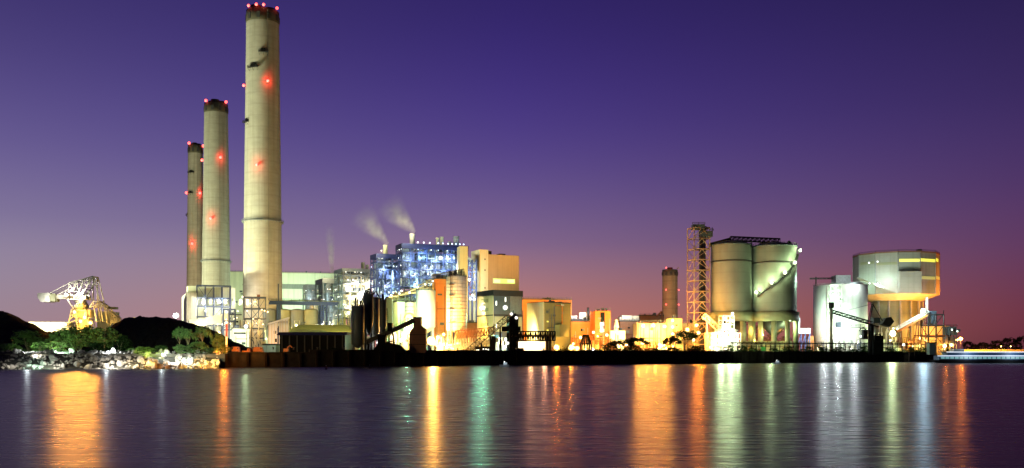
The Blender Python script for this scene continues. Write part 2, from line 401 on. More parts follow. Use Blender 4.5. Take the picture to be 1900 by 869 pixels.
for i in range(480):
    rock_mesh(mb, bank(rr.uniform(-.3, 1), rr.uniform(.05, 1.0)), rr.uniform(.35, .75), rr)
tag(mb.build('rubble', 'rock'), 'small broken stones filling the gaps between the boulders', 'rubble', kind='stuff')

# quay wall with fender piles
Lq = (QB-QA).length
def qp(a, inl=0., z=0.): q = QA+QD*a+QN*inl; return Vector((q.x, q.y, z))
def qa(px):                                  # distance along the quay under a photo column
    k = (px-CX)/F; return (k*QA.y-QA.x)/(QD.x-k*QD.y)
t = T('quay_wall', 'long dark concrete quay wall rising straight from the water below the plant', 'quay wall', qp(Lq/2))
a1 = qa(575)
MB().obox(QA, QD, QN, 0, a1, 0, 1.5, -3, 5.3).obox(QA, QD, QN, a1, Lq, 0, 1.5, -3, 6.3).obox(QB, QN, QD, 0, 60, 0, 1.5, -3, 6.0).build('wall', 'quay', t)
MB().obox(QA, QD, QN, 0, a1-.01, -.25, 1.2, 5.3, 5.75).obox(QA, QD, QN, a1, Lq, -.25, 1.2, 6.3, 6.75).build('coping', 'quay', t)
mb = MB()
for i in range(70):
    a = 3+(Lq-6)*i/69
    mb = MB().obox(QA, QD, QN, a-.45, a+.45, -.7, -.003, -1.0, 5.2 if a < a1 else 6.1); mb.build('fender', 'timber', t)
t.location.z = 0

# ------------------------------------------------------------------ chimneys
def ring(mb, c, r, z, w=1.1):
    mb.lathe(c, [(r+.05, z), (r+w, z), (r+w, z+.25), (r+.05, z+.25)], 40, cap=False)
    n = 32; q = [Vector((c[0]+(r+w-.1)*math.cos(2*PI*i/n), c[1]+(r+w-.1)*math.sin(2*PI*i/n), z+.25)) for i in range(n+1)]
    mb.rail(q, 1.2, .12, 9)
    for i in range(n): mb.bar(q[i]-ZU*.2, Vector((c[0]+r*math.cos(2*PI*i/n), c[1]+r*math.sin(2*PI*i/n), z-1.4)), .16)
def chimney(xc, yt, ht, yb, hb, D, label, m, band=0, gallery=None, ledges=(), beacons=(), P_=0, flues=3, door=None, ladder=True):
    c = (X(xc, D), D); rt = ht/F*D; zt = Z(yt, D-rt); zb = Z(yb, D); rb = hb/F*D
    def R(z): return rb+(rt-rb)*(z-zb)/(zt-zb)
    t = T('chimney', label, 'chimney', (c[0], c[1], G))
    zs = [G+(zt-G)*i/24 for i in range(25)]
    MB().lathe(c, [(R(z), z) for z in zs]+[(rt-.8, zt), (rt-.8, zt-3)], 64, cap=False).build('shaft', m, t)
    bz = band/F*D
    mb = MB(); mb.lathe(c, [(R(zt-bz)+.12, zt-bz), (rt+.12, zt+.1), (rt-.7, zt+.1)], 64, cap=False); mb.build('rim_band', M['rimband'], t)
    mb = MB()
    for i in range(10):                      # openings under the rim
        a = 2*PI*i/10+.3; u = Vector((-math.sin(a), math.cos(a), 0)); v = Vector((math.cos(a), math.sin(a), 0))
        mb.obox(Vector((c[0], c[1], 0))+v*(R(zt-bz)+.1), u, v, -1.1, 1.1, -.3, .3, zt-bz*.85, zt-bz*.35)
    mb.build('vent_opening', 'darkband', t)
    for i in range(flues):
        a = 2*PI*i/flues+.6; k = rt*.42 if flues > 1 else 0
        MB().lathe((c[0]+k*math.cos(a), c[1]+k*math.sin(a)), [(rt*.36, zt-3), (rt*.36, zt+rt*.32), (rt*.30, zt+rt*.32), (rt*.30, zt-2)], 20, cap=False).build('flue', 'darkband', t)
    if gallery:
        mb = MB(); z = Z(gallery, D); ring(mb, c, R(z), z, 1.5); mb.build('gallery', 'steel', t)
    for (lx, ly, wd) in ledges:              # little service platforms
        z = Z(ly, D); a = math.asin(max(-.97, min(.97, (lx-xc)/F*D/R(z)))); e = Vector((math.sin(a), -math.cos(a), 0)); u = Vector((math.cos(a), math.sin(a), 0)); o_ = Vector((c[0], c[1], 0))+e*R(z)
        mb = MB(); h = wd/F*D/2; mb.obox(o_, u, e, -h, h, -.3, 1.7, z, z+.3)
        q = [o_+u*-h+ZU*z, o_+u*-h+e*1.6+ZU*z, o_+u*h+e*1.6+ZU*z, o_+u*h+ZU*z]; mb.rail(q, 1.3, .16, 2); mb.obox(o_, u, e, -h*.45, h*.45, -.4, .5, z+.3, z+2.6)
        for k in (-h, 0, h): mb.bar(o_+u*k+e*1.5+ZU*z, o_+u*k*.8+ZU*(z-2), .18)
        mb.build('service_platform', 'dark', t)
    if ladder:
        mb = MB(); e = Vector((math.sin(.55), -math.cos(.55), 0))
        q0 = Vector((c[0], c[1], 0))+e*(R(G)+.25)+ZU*G; q1 = Vector((c[0], c[1], 0))+e*(rt+.25)+ZU*(zt-1); mb.bar(q0, q1, .22); mb.build('cable_duct', 'conc', t)
    if door:
        z0, z1 = Z(door[2], D), Z(door[1], D); a = math.asin((door[0]-xc)/F*D/R(z0)); e = Vector((math.sin(a), -math.cos(a), 0)); u = Vector((math.cos(a), math.sin(a), 0)); o_ = Vector((c[0], c[1], 0))+e*R(z0)
        MB().obox(o_, u, e, -1, 1, -.3, .15, z0, z1).build('hatch', 'rust', t)
    for (lx, ly, lit) in beacons:
        z = Z(ly, D); rim = ly < yt+4; s_ = (lx-xc)/F*D/(R(min(z, zt))+.9); a = math.asin(max(-.999, min(.999, s_))); e = Vector((math.sin(a), -math.cos(a), 0)); o_ = Vector((c[0], c[1], 0))
        z_ = zt+.9 if rim else z; k = rt-.3 if rim else R(z)
        b = MB().bar(o_+e*(k-.1)+ZU*z_, o_+e*(k+.8)+ZU*z_, .3).build('beacon_bracket', 'dark', t)
        pos = o_+e*(k+1.2)+ZU*(z_+.5)
        MB().ball(pos, .95*D/650 if P_ > 6000 else .6, 8, 6).build('beacon', M['beacon'], t)
        if not rim: light(pos+e*2.6*D/650+ZU*.3, 'red', (P_*.9 if lit else P_*.12), .6)
    omni((c[0], c[1]-rt*.6, zt+rt*.25), 'red', P_*.12, .3)  # red light without a lamp, added behind the rim to redden the flues
    return t
M['rimband'] = mat('rim_band_concrete', '#6d6853', .85, var=.35, scale=.15, stretch=(3, 3, .6))
M['beacon'] = glow('red_beacon', (1, .07, .06), 5)
chimney(487.5, 13, 29.5, 560, 35.5, 650, 'tallest and nearest concrete chimney with a ring gallery and red beacons', 'concrete', 22, 413,
        [(496, 106, 17), (478, 134, 20), (463, 232, 15)], [(504, 160, 1), (457, 164, 0), (486, 314, 1), (468, 13, 0), (517, 14, 0), (484, 12, 0), (497, 12, 0)], 9000, 2, (489, 549, 558))
chimney(401, 189, 21, 530, 25.5, 892, 'middle concrete chimney standing between the tallest one and the brownish one', 'concrete', 17, 486,
        [], [(415, 297, 1), (378, 300, 0), (399, 410, 1), (388, 189, 0), (422, 190, 0)], 14000, 3)
chimney(362.5, 268, 13, 530, 15.5, 1074, 'farthest brownish chimney, partly hidden behind the middle concrete chimney', 'concrete', 15, None,
        [(359, 323, 12), (358, 361, 10), (349, 400, 8)], [(355, 269, 0), (377, 272, 0), (349, 360, 0), (374, 361, 1), (362, 455, 1)], 16000, 3)
t = chimney(1243, 500, 14, 590, 14.3, 800, 'short lone brown chimney with a pale top band behind the orange lit buildings', 'concrete_b', 12, None,
        [], [(1234, 501, 0), (1257, 501, 0), (1234, 540, 0), (1257.5, 540, 0), (1234, 567, 0), (1257.5, 567, 0)], 5000, 1)
t.children[1].data.materials[0] = M['conc']

# ------------------------------------------------------------------ coal heaps
def heap(label, prof, D, depth, flat=.25):   # ridge profile in photo pixels, conical front and back slopes
    n = len(prof); mb = MB(); pts = []; r2 = random.Random(n)
    rows = 14
    for i in range(rows+1):
        s_ = i/rows; k = min(1, (1-abs(2*s_-1))/(1-flat))
        for j, (x, y) in enumerate(prof):
            d = D+(s_-.5)*depth; z = (Z(y, D)-4.6)*k+4.6
            xx = X(x, D)
            pts.append((xx+r2.uniform(-.8, .8)+(math.sin(j*1.9)*2.5)*(1-k), d+r2.uniform(-1.0, 1.0), z+(r2.uniform(-.45, .45)+.5*math.sin(j*2.3))*k))
    mb.poly(pts, [(i*n+j, i*n+j+1, (i+1)*n+j+1, (i+1)*n+j) for i in range(rows) for j in range(n-1)], True)
    t = tag(mb.build('coal_heap', 'coal'), label, 'coal heap'); sub = t.modifiers.new('s', 'SUBSURF'); sub.levels = 1; sub.render_levels = 2
    tx = bpy.data.textures.new('clods', 'CLOUDS'); tx.noise_scale = 3.5; dm = t.modifiers.new('d', 'DISPLACE'); dm.texture = tx; dm.strength = 1.3; dm.mid_level = .5
def prof(pts, n=40):
    out = []
    for i in range(n+1):
        x = pts[0][0]+(pts[-1][0]-pts[0][0])*i/n
        for (a, b_), (c, d) in zip(pts, pts[1:]):
            if a <= x <= c: out.append((x, b_+(d-b_)*(x-a)/(c-a)+.0)); break
    return out
heap('black conical coal heap cut by the left edge of the photo', prof([(-110, 655), (-60, 612), (-8, 577), (6, 577), (20, 583), (60, 606), (85, 622), (112, 640), (140, 656)]), 418, 90, .1)
heap('broad ridged black coal heap right of the stacking machine', prof([(200, 656), (214, 612), (226, 598), (238, 591), (262, 589), (300, 590), (330, 594), (348, 600), (372, 607), (400, 618), (425, 631), (460, 648), (480, 656)]), 425, 70, .2)
heap('low dark coal bank behind the lit trees', prof([(66, 640), (84, 618), (120, 616), (170, 618), (210, 622), (250, 650)]), 452, 40, .3)

# ------------------------------------------------------------------ stacker reclaimer between the coal heaps
D = 480.
B = FB(180, 204, 578, D+14, 12); 
t = T('stacker_machine', 'white lattice stacking machine with a counterweight box, brightly lit between coal heaps', 'stacker machine', P(150, 657, D)*1)
t.location.z = G
mb = MB()
def duo(mb, a, b_, r=.45, dy=3.0, cross=True):
    for s_ in (-1, 1): mb.bar(P(*a, D, s_*dy), P(*b_, D, s_*dy), r)
    if cross: mb.bar(P(*a, D, -dy), P(*a, D, dy), r*.7); mb.bar(P(*b_, D, -dy), P(*b_, D, dy), r*.7)
top = [(133, 526), (146, 523), (160, 519), (177, 514)]; bot = [(133, 546), (143, 550), (153, 553), (163, 538), (177, 516)]
for a, b_ in zip(top, top[1:]): duo(mb, a, b_, .5)
for a, b_ in zip(bot, bot[1:]): duo(mb, a, b_, .5)
for a, b_ in [((133, 526), (133, 556)), ((133, 526), (141, 541)), ((141, 541), (146, 523)), ((146, 523), (152, 542)), ((152, 542), (160, 519)), ((160, 519), (166, 534)), ((166, 534), (170, 517)), ((133, 541), (152, 542)), ((140, 556), (152, 542)), ((152, 542), (152, 556)), ((133, 556), (166, 556)), ((136, 540), (150, 526)), ((148, 556), (160, 538)), ((146, 552), (160, 545))]: duo(mb, a, b_, .42)
mb.build('lattice_tower', 'ltsteel', t)
mb = MB()
duo(mb, (133, 526), (96, 545), .3, 2.2); duo(mb, (131, 537), (110, 547), .25, 1.6, False); mb.bar(P(96, 551, D), P(168, 552, D), 1.6, 2.0); mb.build('counter_boom', 'ltsteel', t)
mb = MB(); q = [(75, 545), (96, 544), (98, 561), (81, 561), (75, 553)]
fr = [P(x, y, D, -3) for x, y in q]; bk = [P(x, y, D, 3) for x, y in q]; mb.poly(fr+bk, [(0, 1, 2, 3, 4), (9, 8, 7, 6, 5)]+[(i, i+5, (i+1) % 5+5, (i+1) % 5) for i in range(5)]).build('counterweight', 'white', t)
MB().obox(P(97.2, 561, D)+Vector((0, 0, 0)), Vector((1, 0, 0)), Vector((0, 1, 0)), 0, 2.4, -2.5, 2.5, Z(560, D), Z(546, D)).build('ballast_frame', 'green', t)
mb = MB()                                    # mast and stays towards the right
for a, b_ in [((177, 514), (177, 560)), ((178, 514), (189, 560)), ((177, 560), (189, 560)), ((177, 560), (170, 571)), ((189, 562), (182, 571)), ((170, 571), (186, 565)), ((177, 562), (183, 597)), ((189, 562), (195, 597)), ((189, 562), (203, 571)), ((189, 568), (203, 571)), ((203, 571), (203, 600))]: duo(mb, a, b_, .45, 2.5)
mb.build('mast', 'ltsteel', t)
mb = MB()
duo(mb, (189, 562), (234, 602), .35, 1.8, False); duo(mb, (190, 570), (230, 604), .3, 1.8, False)
for a, b_ in [((209, 588), (220, 588)), ((209, 588), (208, 604)), ((220, 588), (219, 605)), ((209, 594), (219, 598)), ((220, 589), (208, 602))]: duo(mb, a, b_, .45, 1.8)
mb.build('stacking_boom', 'ltsteel', t)
MB().obox(P(203, 572, D), Vector((1, 0, 0)), Vector((0, 1, 0)), 0, 3.6, -2, 2, Z(574, D), Z(570, D)).build('drive_housing', 'green', t)
B.add(MB()).build('machine_house', 'pale', t)
mb = MB()                                    # slewing column and portal legs
for a, b_ in [((131, 556), (143, 575)), ((150, 556), (163, 575)), ((152, 556), (166, 580)), ((139, 574), (131, 612)), ((146, 574), (150, 612)), ((139, 574), (165, 578)), ((137, 584), (147, 590)), ((136, 592), (148, 584)), ((134, 600), (149, 594)), ((133, 606), (148, 612)), ((164, 578), (172, 612)), ((164, 578), (156, 612)), ((160, 595), (172, 590))]: duo(mb, a, b_, .4, 3.5)
for s_ in (131, 150, 156, 172): duo(mb, (s_, 612), (s_, 657), .6, 3.5)
mb.build('portal_leg', 'ltsteel', t)
mb = MB(); mb.lathe((X(150, D), D), [(3.4, Z(574, D)), (3.4, Z(568, D)), (2.4, Z(566, D)), (2.4, Z(558, D))], 20); mb.obox(P(145, 570, D), Vector((1, 0, 0)), Vector((0, 1, 0)), -2, 7, -2.4, 2.4, Z(590, D), Z(575, D)); mb.obox(P(150, 570, D), Vector((1, 0, 0)), Vector((0, 1, 0)), 0, 5, -2.6, 2.0, Z(611, D), Z(592, D)); mb.build('slewing_column', 'cream', t)
MB().obox(P(153, 560, D), Vector((1, 0, 0)), Vector((0, 1, 0)), 0, 3.4, -4.2, -1, Z(557, D), Z(550, D)).build('operator_cab', 'white', t)
for (x, y) in [(131, 549), (155, 549), (158, 560), (165, 590), (157, 597), (175, 600), (130, 603), (146, 580)]:
    head(t, P(x, y, D, -4.3), 1.1, 'amber', 'floodlight')
for (x, y, W) in [(131, 547, 9000), (156, 546, 9000), (160, 565, 14000), (164, 588, 16000), (160, 600, 14000), (178, 600, 16000), (129, 601, 9000), (148, 583, 9000), (195, 608, 12000), (100, 556, 3000), (85, 566, 2500)]:
    light(P(x, y, D, -6.2), 'amber' if y > 560 and x > 120 else 'white', W*(.55 if y > 560 else 1.3), .5)
# spots without fixtures, added to throw an orange streak on the water
for x, z in ((108, 24), (125, 27), (142, 30), (158, 27), (174, 24)): light(Vector((X(x, D-10), D-10, z)), 'sodium', 72000, 1.2, (.2, -1, -.12), 72)

o = tag(FB(53, 128, 598, 560, 30).add(MB()).build('storage_shed', 'cream'), 'long low cream storage shed beyond the coal, left of the stacking machine', 'shed')
light(P(95, 606, 540), 'warm', 26000); light(P(65, 608, 540), 'warm', 16000)
o = tag(FB(236, 263, 589, 600, 16).add(MB()).build('flat_roofed_hut', 'cream'), 'small cream roof just showing above the ridged coal heap', 'building')
light(P(240, 585, 590), 'warm', 4000)

LS = .32
# ------------------------------------------------------------------ trees
def leaf_mesh(name, kind, seed, m):
    r = random.Random(seed); mb = MB(); cl = []
    if kind == 'umbrella':
        for _ in range(34):
            a = r.uniform(0, 2*PI); d = math.sqrt(r.random()); cl.append((Vector((d*math.cos(a)*.5, d*math.sin(a)*.5, .93-.28*d*d+r.uniform(-.10, .04))), r.uniform(.07, .13)))
    elif kind == 'bush':
        for _ in range(44):
            a = r.uniform(0, 2*PI); h = r.random()**.8; d = math.sqrt(r.random())*.5*math.sqrt(max(.05, 1-h*h*.95)); cl.append((Vector((d*math.cos(a), d*math.sin(a), .06+.84*h*r.uniform(.75, 1.05))), r.uniform(.07, .16)))
    else:                                    # round crown on a stem, ragged
        for _ in range(50):
            a = r.uniform(0, 2*PI); b_ = r.uniform(-1, 1); q = math.sqrt(1-b_*b_)*r.uniform(.55, 1.0); cl.append((Vector((q*math.cos(a)*.45, q*math.sin(a)*.45, .62+.33*b_*r.uniform(.7, 1.08))), r.uniform(.06, .15)))
    for c, rad in cl:
        for _ in range(38):
            dv = Vector((r.gauss(0, 1), r.gauss(0, 1), r.gauss(0, .7))); dv.normalize(); q = c+dv*rad*r.random()**.4
            a = Vector((r.uniform(-1, 1), r.uniform(-1, 1), r.uniform(-.6, .6))).normalized(); b_ = a.cross(Vector((r.uniform(-1, 1), r.uniform(-1, 1), r.uniform(-1, 1)))).normalized()
            s_ = r.uniform(.016, .04); l_ = s_*r.uniform(.8, 2.0)
            mb.poly([q-a*l_, q+b_*s_*.6, q+a*l_, q-b_*s_*.6], [(0, 1, 2, 3)])
    o = mb.build(name, m); me = o.data; bpy.data.objects.remove(o)
    tr = MB(); low = .55 if kind != 'bush' else .15
    lean = Vector((r.uniform(-.05, .05), r.uniform(-.05, .05), 0))
    tr.tube([(0, 0, -.02), lean*.5+Vector((0, 0, low*.6)), lean+Vector((0, 0, low))], [.026, .02, .014], 6)
    for _ in range(7 if kind != 'bush' else 9):
        c = r.choice(cl)[0]; st = lean*.7+Vector((0, 0, low*r.uniform(.55, 1))); tr.tube([st, st.lerp(c, .5)+Vector((0, 0, .04)), c], [.012, .008, .003], 5)
    o = tr.build(name, 'bark'); mt = o.data; bpy.data.objects.remove(o); return me, mt
TREE = {}
tr_r = random.Random(8)
def tree(kind, m, x, yt, wpx, D, label, name=None, group=None, yb=None):
    v = tr_r.randrange(3); key = (kind, m, v)
    if key not in TREE: TREE[key] = leaf_mesh('crown', kind, {'umbrella': 1, 'bush': 2, 'round': 3}[kind]+v*13+len(TREE), m)
    me, mt = TREE[key]; zb = G if yb is None else Z(yb, D)
    h = Z(yt, D)-zb; wd = wpx/F*D
    t = T(name or ('shrub' if kind == 'bush' else 'tree'), label, 'shrub' if kind == 'bush' else 'tree', (X(x, D), D, zb), group)
    t.scale = (wd, wd, h); t.rotation_euler = (0, 0, tr_r.uniform(0, 6))
    for nm, dd in (('trunk' if kind != 'bush' else 'stem', mt), ('crown', me)):
        o = bpy.data.objects.new(nm, dd); COL.objects.link(o); o.parent = t
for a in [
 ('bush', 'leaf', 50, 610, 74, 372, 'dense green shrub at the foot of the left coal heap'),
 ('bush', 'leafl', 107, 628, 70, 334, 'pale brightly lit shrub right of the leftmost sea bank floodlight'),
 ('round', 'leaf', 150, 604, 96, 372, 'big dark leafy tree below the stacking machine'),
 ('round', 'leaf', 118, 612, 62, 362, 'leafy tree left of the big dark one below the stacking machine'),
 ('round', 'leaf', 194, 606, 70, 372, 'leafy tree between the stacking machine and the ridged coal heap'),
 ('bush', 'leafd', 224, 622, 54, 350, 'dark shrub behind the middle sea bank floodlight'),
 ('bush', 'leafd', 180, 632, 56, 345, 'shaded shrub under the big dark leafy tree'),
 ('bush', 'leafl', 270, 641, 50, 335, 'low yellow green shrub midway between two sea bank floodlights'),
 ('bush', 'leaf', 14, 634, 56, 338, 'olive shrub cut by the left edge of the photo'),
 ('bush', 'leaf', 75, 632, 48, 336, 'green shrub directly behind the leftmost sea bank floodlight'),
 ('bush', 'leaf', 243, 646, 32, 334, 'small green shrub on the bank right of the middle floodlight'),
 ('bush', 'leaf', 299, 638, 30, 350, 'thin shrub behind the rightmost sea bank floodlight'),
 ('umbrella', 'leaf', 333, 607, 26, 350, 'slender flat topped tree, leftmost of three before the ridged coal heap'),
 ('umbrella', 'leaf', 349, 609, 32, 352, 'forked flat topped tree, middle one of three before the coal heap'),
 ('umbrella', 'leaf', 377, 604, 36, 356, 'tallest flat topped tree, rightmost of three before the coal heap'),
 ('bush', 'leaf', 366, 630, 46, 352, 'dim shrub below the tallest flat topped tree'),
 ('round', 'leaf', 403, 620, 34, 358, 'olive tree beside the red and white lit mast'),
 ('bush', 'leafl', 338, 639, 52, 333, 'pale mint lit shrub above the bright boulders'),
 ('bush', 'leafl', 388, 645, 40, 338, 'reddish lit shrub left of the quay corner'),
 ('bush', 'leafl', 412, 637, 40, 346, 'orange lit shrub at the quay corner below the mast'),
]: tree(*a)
LS = .95
# ------------------------------------------------------------------ left plant: buildings at the feet of the chimneys
def fittings(t, B, seed):                    # downpipes, vents, doors and conduits that break up a plain wall
    r = random.Random(seed); H = B.z1-B.z0
    if B.Lu > 6 and H > 5:
        mb = MB()
        for i in range(2+int(B.Lu/14)): a = r.uniform(.6, B.Lu-.6); mb.tube([B.pt(a, -.3, B.z0), B.pt(a, -.3, B.z1-r.uniform(.3, H*.3))], r.uniform(.12, .25), 6)
        z = B.z0+H*r.uniform(.3, .75); mb.tube([B.pt(r.uniform(.3, B.Lu*.3), -.55, z), B.pt(B.Lu*r.uniform(.6, .97), -.55, z)], .2, 6); mb.build('downpipe', r.choice(['steel', 'rust', 'slate']), t)
        for i in range(2+int(B.Lu/12)):
            a = r.uniform(.5, B.Lu-3); z = B.z0+H*r.uniform(.25, .85); mb = MB().obox(B.c, B.u, B.v, a, a+r.uniform(1.2, 2.6), -.18, .02, z, z+r.uniform(.8, 1.8)); mb.build('louvre', r.choice(['grey', 'charcoal', 'darkglass']), t)
        a = r.uniform(.5, B.Lu-4); MB().obox(B.c, B.u, B.v, a, a+3.2, -.12, .02, B.z0, B.z0+4).build('door', r.choice(['slate', 'rust', 'grey']), t)
        mb = MB(); mb.rail([B.pt(.2, .1, B.z1+.6), B.pt(B.Lu-.2, .1, B.z1+.6)], 1.1, .12, 3)
        for i in range(3): a = r.uniform(1, B.Lu-2); mb.obox(B.c, B.u, B.v, a, a+r.uniform(.8, 2), 1.5, 3, B.z1+.1, B.z1+r.uniform(1, 2.4))
        mb.build('roof_fitting', 'slate', t)
def clutter(label, x0, x1, y0, D, n, seed, m, cols, W, dep=8., y1=655):   # process pipework standing in the yard
    r = random.Random(seed); t = T('pipework', label, 'pipework', P((x0+x1)/2, 655, D)); t.location.z = G; zt = Z(y0, D)
    q = MB()
    for i in range(n):
        x = r.uniform(x0, x1); d = r.uniform(0, dep); z0 = r.uniform(G, G+(zt-G)*.6); z1 = z0+(zt-z0)*r.uniform(.2, 1); x2 = min(max(x+r.uniform(-12, 12), x0), x1)
        k = r.random()
        if k < .45: MB().tube([Vector((X(x, D), D+d, z0)), Vector((X(x, D), D+d, z1)), Vector((X(x2, D), D+d, z1)), Vector((X(x2, D), D+d, G+(z1-G)*r.uniform(.1, .9)))], r.uniform(.12, .35), 6).build('pipe', m, t)
        elif k < .8: q.bar(Vector((X(x, D), D+d, G)), Vector((X(x, D), D+d, z1)), r.uniform(.2, .4)); q.bar(Vector((X(x, D), D+d, z1)), Vector((X(x2, D), D+d, z1)), r.uniform(.2, .4))
        else: MB().box(X(x, D), X(x, D)+r.uniform(1, 4), D+d, D+d+3, G, G+(zt-G)*r.uniform(.15, .6)).build('equipment_box', 'pale', t)
    if q.v: q.build('pipe_support', 'slate' if m != 'rust' else 'rust', t)
    for i in range(max(3, n//7)):
        p = Vector((X(r.uniform(x0, x1), D), D-.6, G+(zt-G)*r.uniform(.25, .95))); c = r.choice(cols); head(t, p, r.uniform(.6, 1.2), c, 'lamp'); light(p+Vector((0, -1.6, .4)), c, W*r.uniform(.5, 1.2), .4)
    return t
def bld(name, label, cat, B, wall, m, roof=True, rm='darkband', group=None):
    t = T(name, label, cat, B.base(), group); B.add(MB()).build(wall, m, t)
    if roof:
        mb = MB(); z = B.z1
        for a0, a1, b0, b1 in ((-.15, B.Lu+.15, -.15, .5), (-.15, B.Lu+.15, B.Lv-.5, B.Lv+.15), (-.15, .5, .5, B.Lv-.5), (B.Lu-.5, B.Lu+.15, .5, B.Lv-.5)): mb.obox(B.c, B.u, B.v, a0, a1, b0, b1, z+.003, z+.7)
        mb.build('parapet', rm, t)
    fittings(t, B, len(label)); return t
def gallery_tube(p, q, w, h, m, label, name='conveyor_gallery', ribs=True, legs=(), lm='steel', cat='conveyor'):
    p, q = Vector(p), Vector(q); t = T(name, label, cat, (p.x, p.y, G))
    MB().bar(p, q, w, h).build('gallery_housing', m, t)
    if ribs:
        mb = MB(); n = max(3, int((q-p).length/4)); d = (q-p).normalized()
        for i in range(n+1): c = p.lerp(q, i/n); mb.bar(c-d*.2, c+d*.2, w+.3, h+.3)
        mb.build('rib', lm, t)
    for k in legs:
        c = p.lerp(q, k); mb = MB()
        for s_ in (-1.5, 1.5): mb.bar(Vector((c.x+s_, c.y, G)), Vector((c.x+s_*.5, c.y, c.z-h/2)), .5)
        mb.bar(Vector((c.x-1.2, c.y, (G+c.z)/2)), Vector((c.x+1.2, c.y, (G+c.z)/2)), .35); mb.build('trestle_leg', lm, t)
    return t

# precipitator house in front of the middle chimney
D = 620.
B = Blk(337, 346, 437, 532, D, 22)
t = T('precipitator_house', 'pale precipitator house with a steel frame below the middle chimney', 'plant building', B.base())
q = MB(); q.obox(B.c, B.u, B.v, 0, B.at('u', 366), 0, B.Lv, G, Z(543, D)); q.build('stair_tower', 'whitecor', t)
q = MB(); q.obox(B.c, B.u, B.v, B.at('u', 366)+.01, B.Lu, 3.0, 16, G, Z(532, D)); q.obox(B.c, B.u, B.v, 1, B.at('u', 366), 3, 14, Z(543, D)+.01, Z(530, D)); q.build('casing', 'pale', t)
fb = Blk(366, 366, 428, 530, D-2, 22, lv=6); mb = MB(); steel_frame(mb, fb, 4, 1, [Z(y, D) for y in (604, 588, 569, 553, 530)], .5, .7, random.Random(2)); mb.build('steel_frame', 'slate', t)
for y in (588, 569, 553, 530): MB().obox(fb.c, fb.u, fb.v, 0, fb.Lu, -.6, 5, Z(y, D), Z(y, D)+.35).build('floor_deck', 'slate', t)
q = MB()
for i in range(8): q.lathe((fb.pt(4+i*4.6, 1.8, 0).x, fb.pt(4+i*4.6, 1.8, 0).y), [(1.2, Z(565, D)), (1.2, Z(556, D)), (.6, Z(554, D))], 10)
q.build('hopper', 'pale', t)
pts = [fb.pt(a, -.5, Z(y, D)) for a, y in ((3, 562), (8, 562), (14, 561), (22, 563), (28, 550), (33, 551), (5, 577), (12, 578), (18, 579), (25, 577), (31, 576), (33, 562), (10, 594), (20, 596), (29, 594))]
lamps(t, pts, 'warm', .6)
for p in pts[:10:2]+pts[12:14]: light(p-fb.v*3.0+ZU*.5, 'white', 9000, .5)
gallery_tube(P(352, 603, 590), P(424, 588, 600), 5, 5, 'cream', 'cream sloping conveyor gallery below the pale precipitator house', legs=(.25, .6, .95))
light(P(380, 612, 582), 'white', 15000); light(P(350, 585, 565), 'warm', 50000, 1); light(P(410, 570, 560), 'warm', 16000, 1)
t = bld('transfer_building', 'small pale transfer house between the precipitator house and the tallest chimney', 'plant building', Blk(424, 427, 448, 585, 600, 22, lv=10), 'wall', 'pale')
B = Blk(428, 428, 447, 590, 588, 15, lv=5); 
t = T('pipe_scaffold', 'dark pipe frame before the small pale transfer house', 'steel frame', B.base()); mb = MB(); steel_frame(mb, Blk(414, 414, 436, 574, 585, 15, lv=6), 2, 1, [Z(y, 585) for y in (630, 612, 596, 574)], .6, .6, random.Random(5)); mb.build('steel_frame', 'slate', t)
lamps(t, [P(x, y, 583) for x, y in ((420, 593), (428, 601), (434, 592), (440, 590))], 'warm', .5)
t = bld('low_workshop', 'low white workshop with a row of small windows left of the stair tower', 'plant building', Blk(428, 432, 462, 610, 570, 18), 'wall', 'white')
B = Blk(428, 432, 462, 610, 570, 18); mb = MB(); B.px(mb, 'u', 434, 456, 617, 620, .12); mb.build('window', 'darkglass', t)
light(P(440, 603, 560), 'warm', 7000); light(P(455, 606, 560), 'cool', 8000); 
lamps(t, [P(456, 606, 563)], 'cool', 1.1)

# stair tower at the foot of the tallest chimney
D = 610.; B = Blk(450, 453, 493, 552, D, 15, lv=8)
t = T('stair_tower', 'dark steel stair tower with landings at the foot of the tallest chimney', 'stair tower', B.base())
mb = MB(); zs = [Z(y, D) for y in (628, 610, 592, 573, 552)]; steel_frame(mb, B, 3, 1, zs, .42, .6, random.Random(9)); mb.build('steel_frame', 'slate', t)
for z in zs: MB().obox(B.c, B.u, B.v, -.3, B.Lu+.3, -.3, B.Lv+.3, z+.2, z+.5).build('landing', 'dark', t)
mb = MB()
for i, (z0, z1) in enumerate(zip([G]+zs, zs)):
    a, b_ = (B.Lu*.35, B.Lu*.75) if i % 2 else (B.Lu*.75, B.Lu*.35); mb.bar(B.pt(a, 1.5, z0), B.pt(b_, 1.5, z1), 1.0, .4)
mb.build('stair_flight', 'slate', t)
pts = [P(x, y, 604) for x, y in ((474, 560), (486, 575), (491, 577), (497, 579), (470, 592), (476, 600), (488, 602), (461, 600))]
lamps(t, pts, 'amber', .6)
for p in pts[::3]: light(p+Vector((0, -3, 0)), 'amber', 6500)

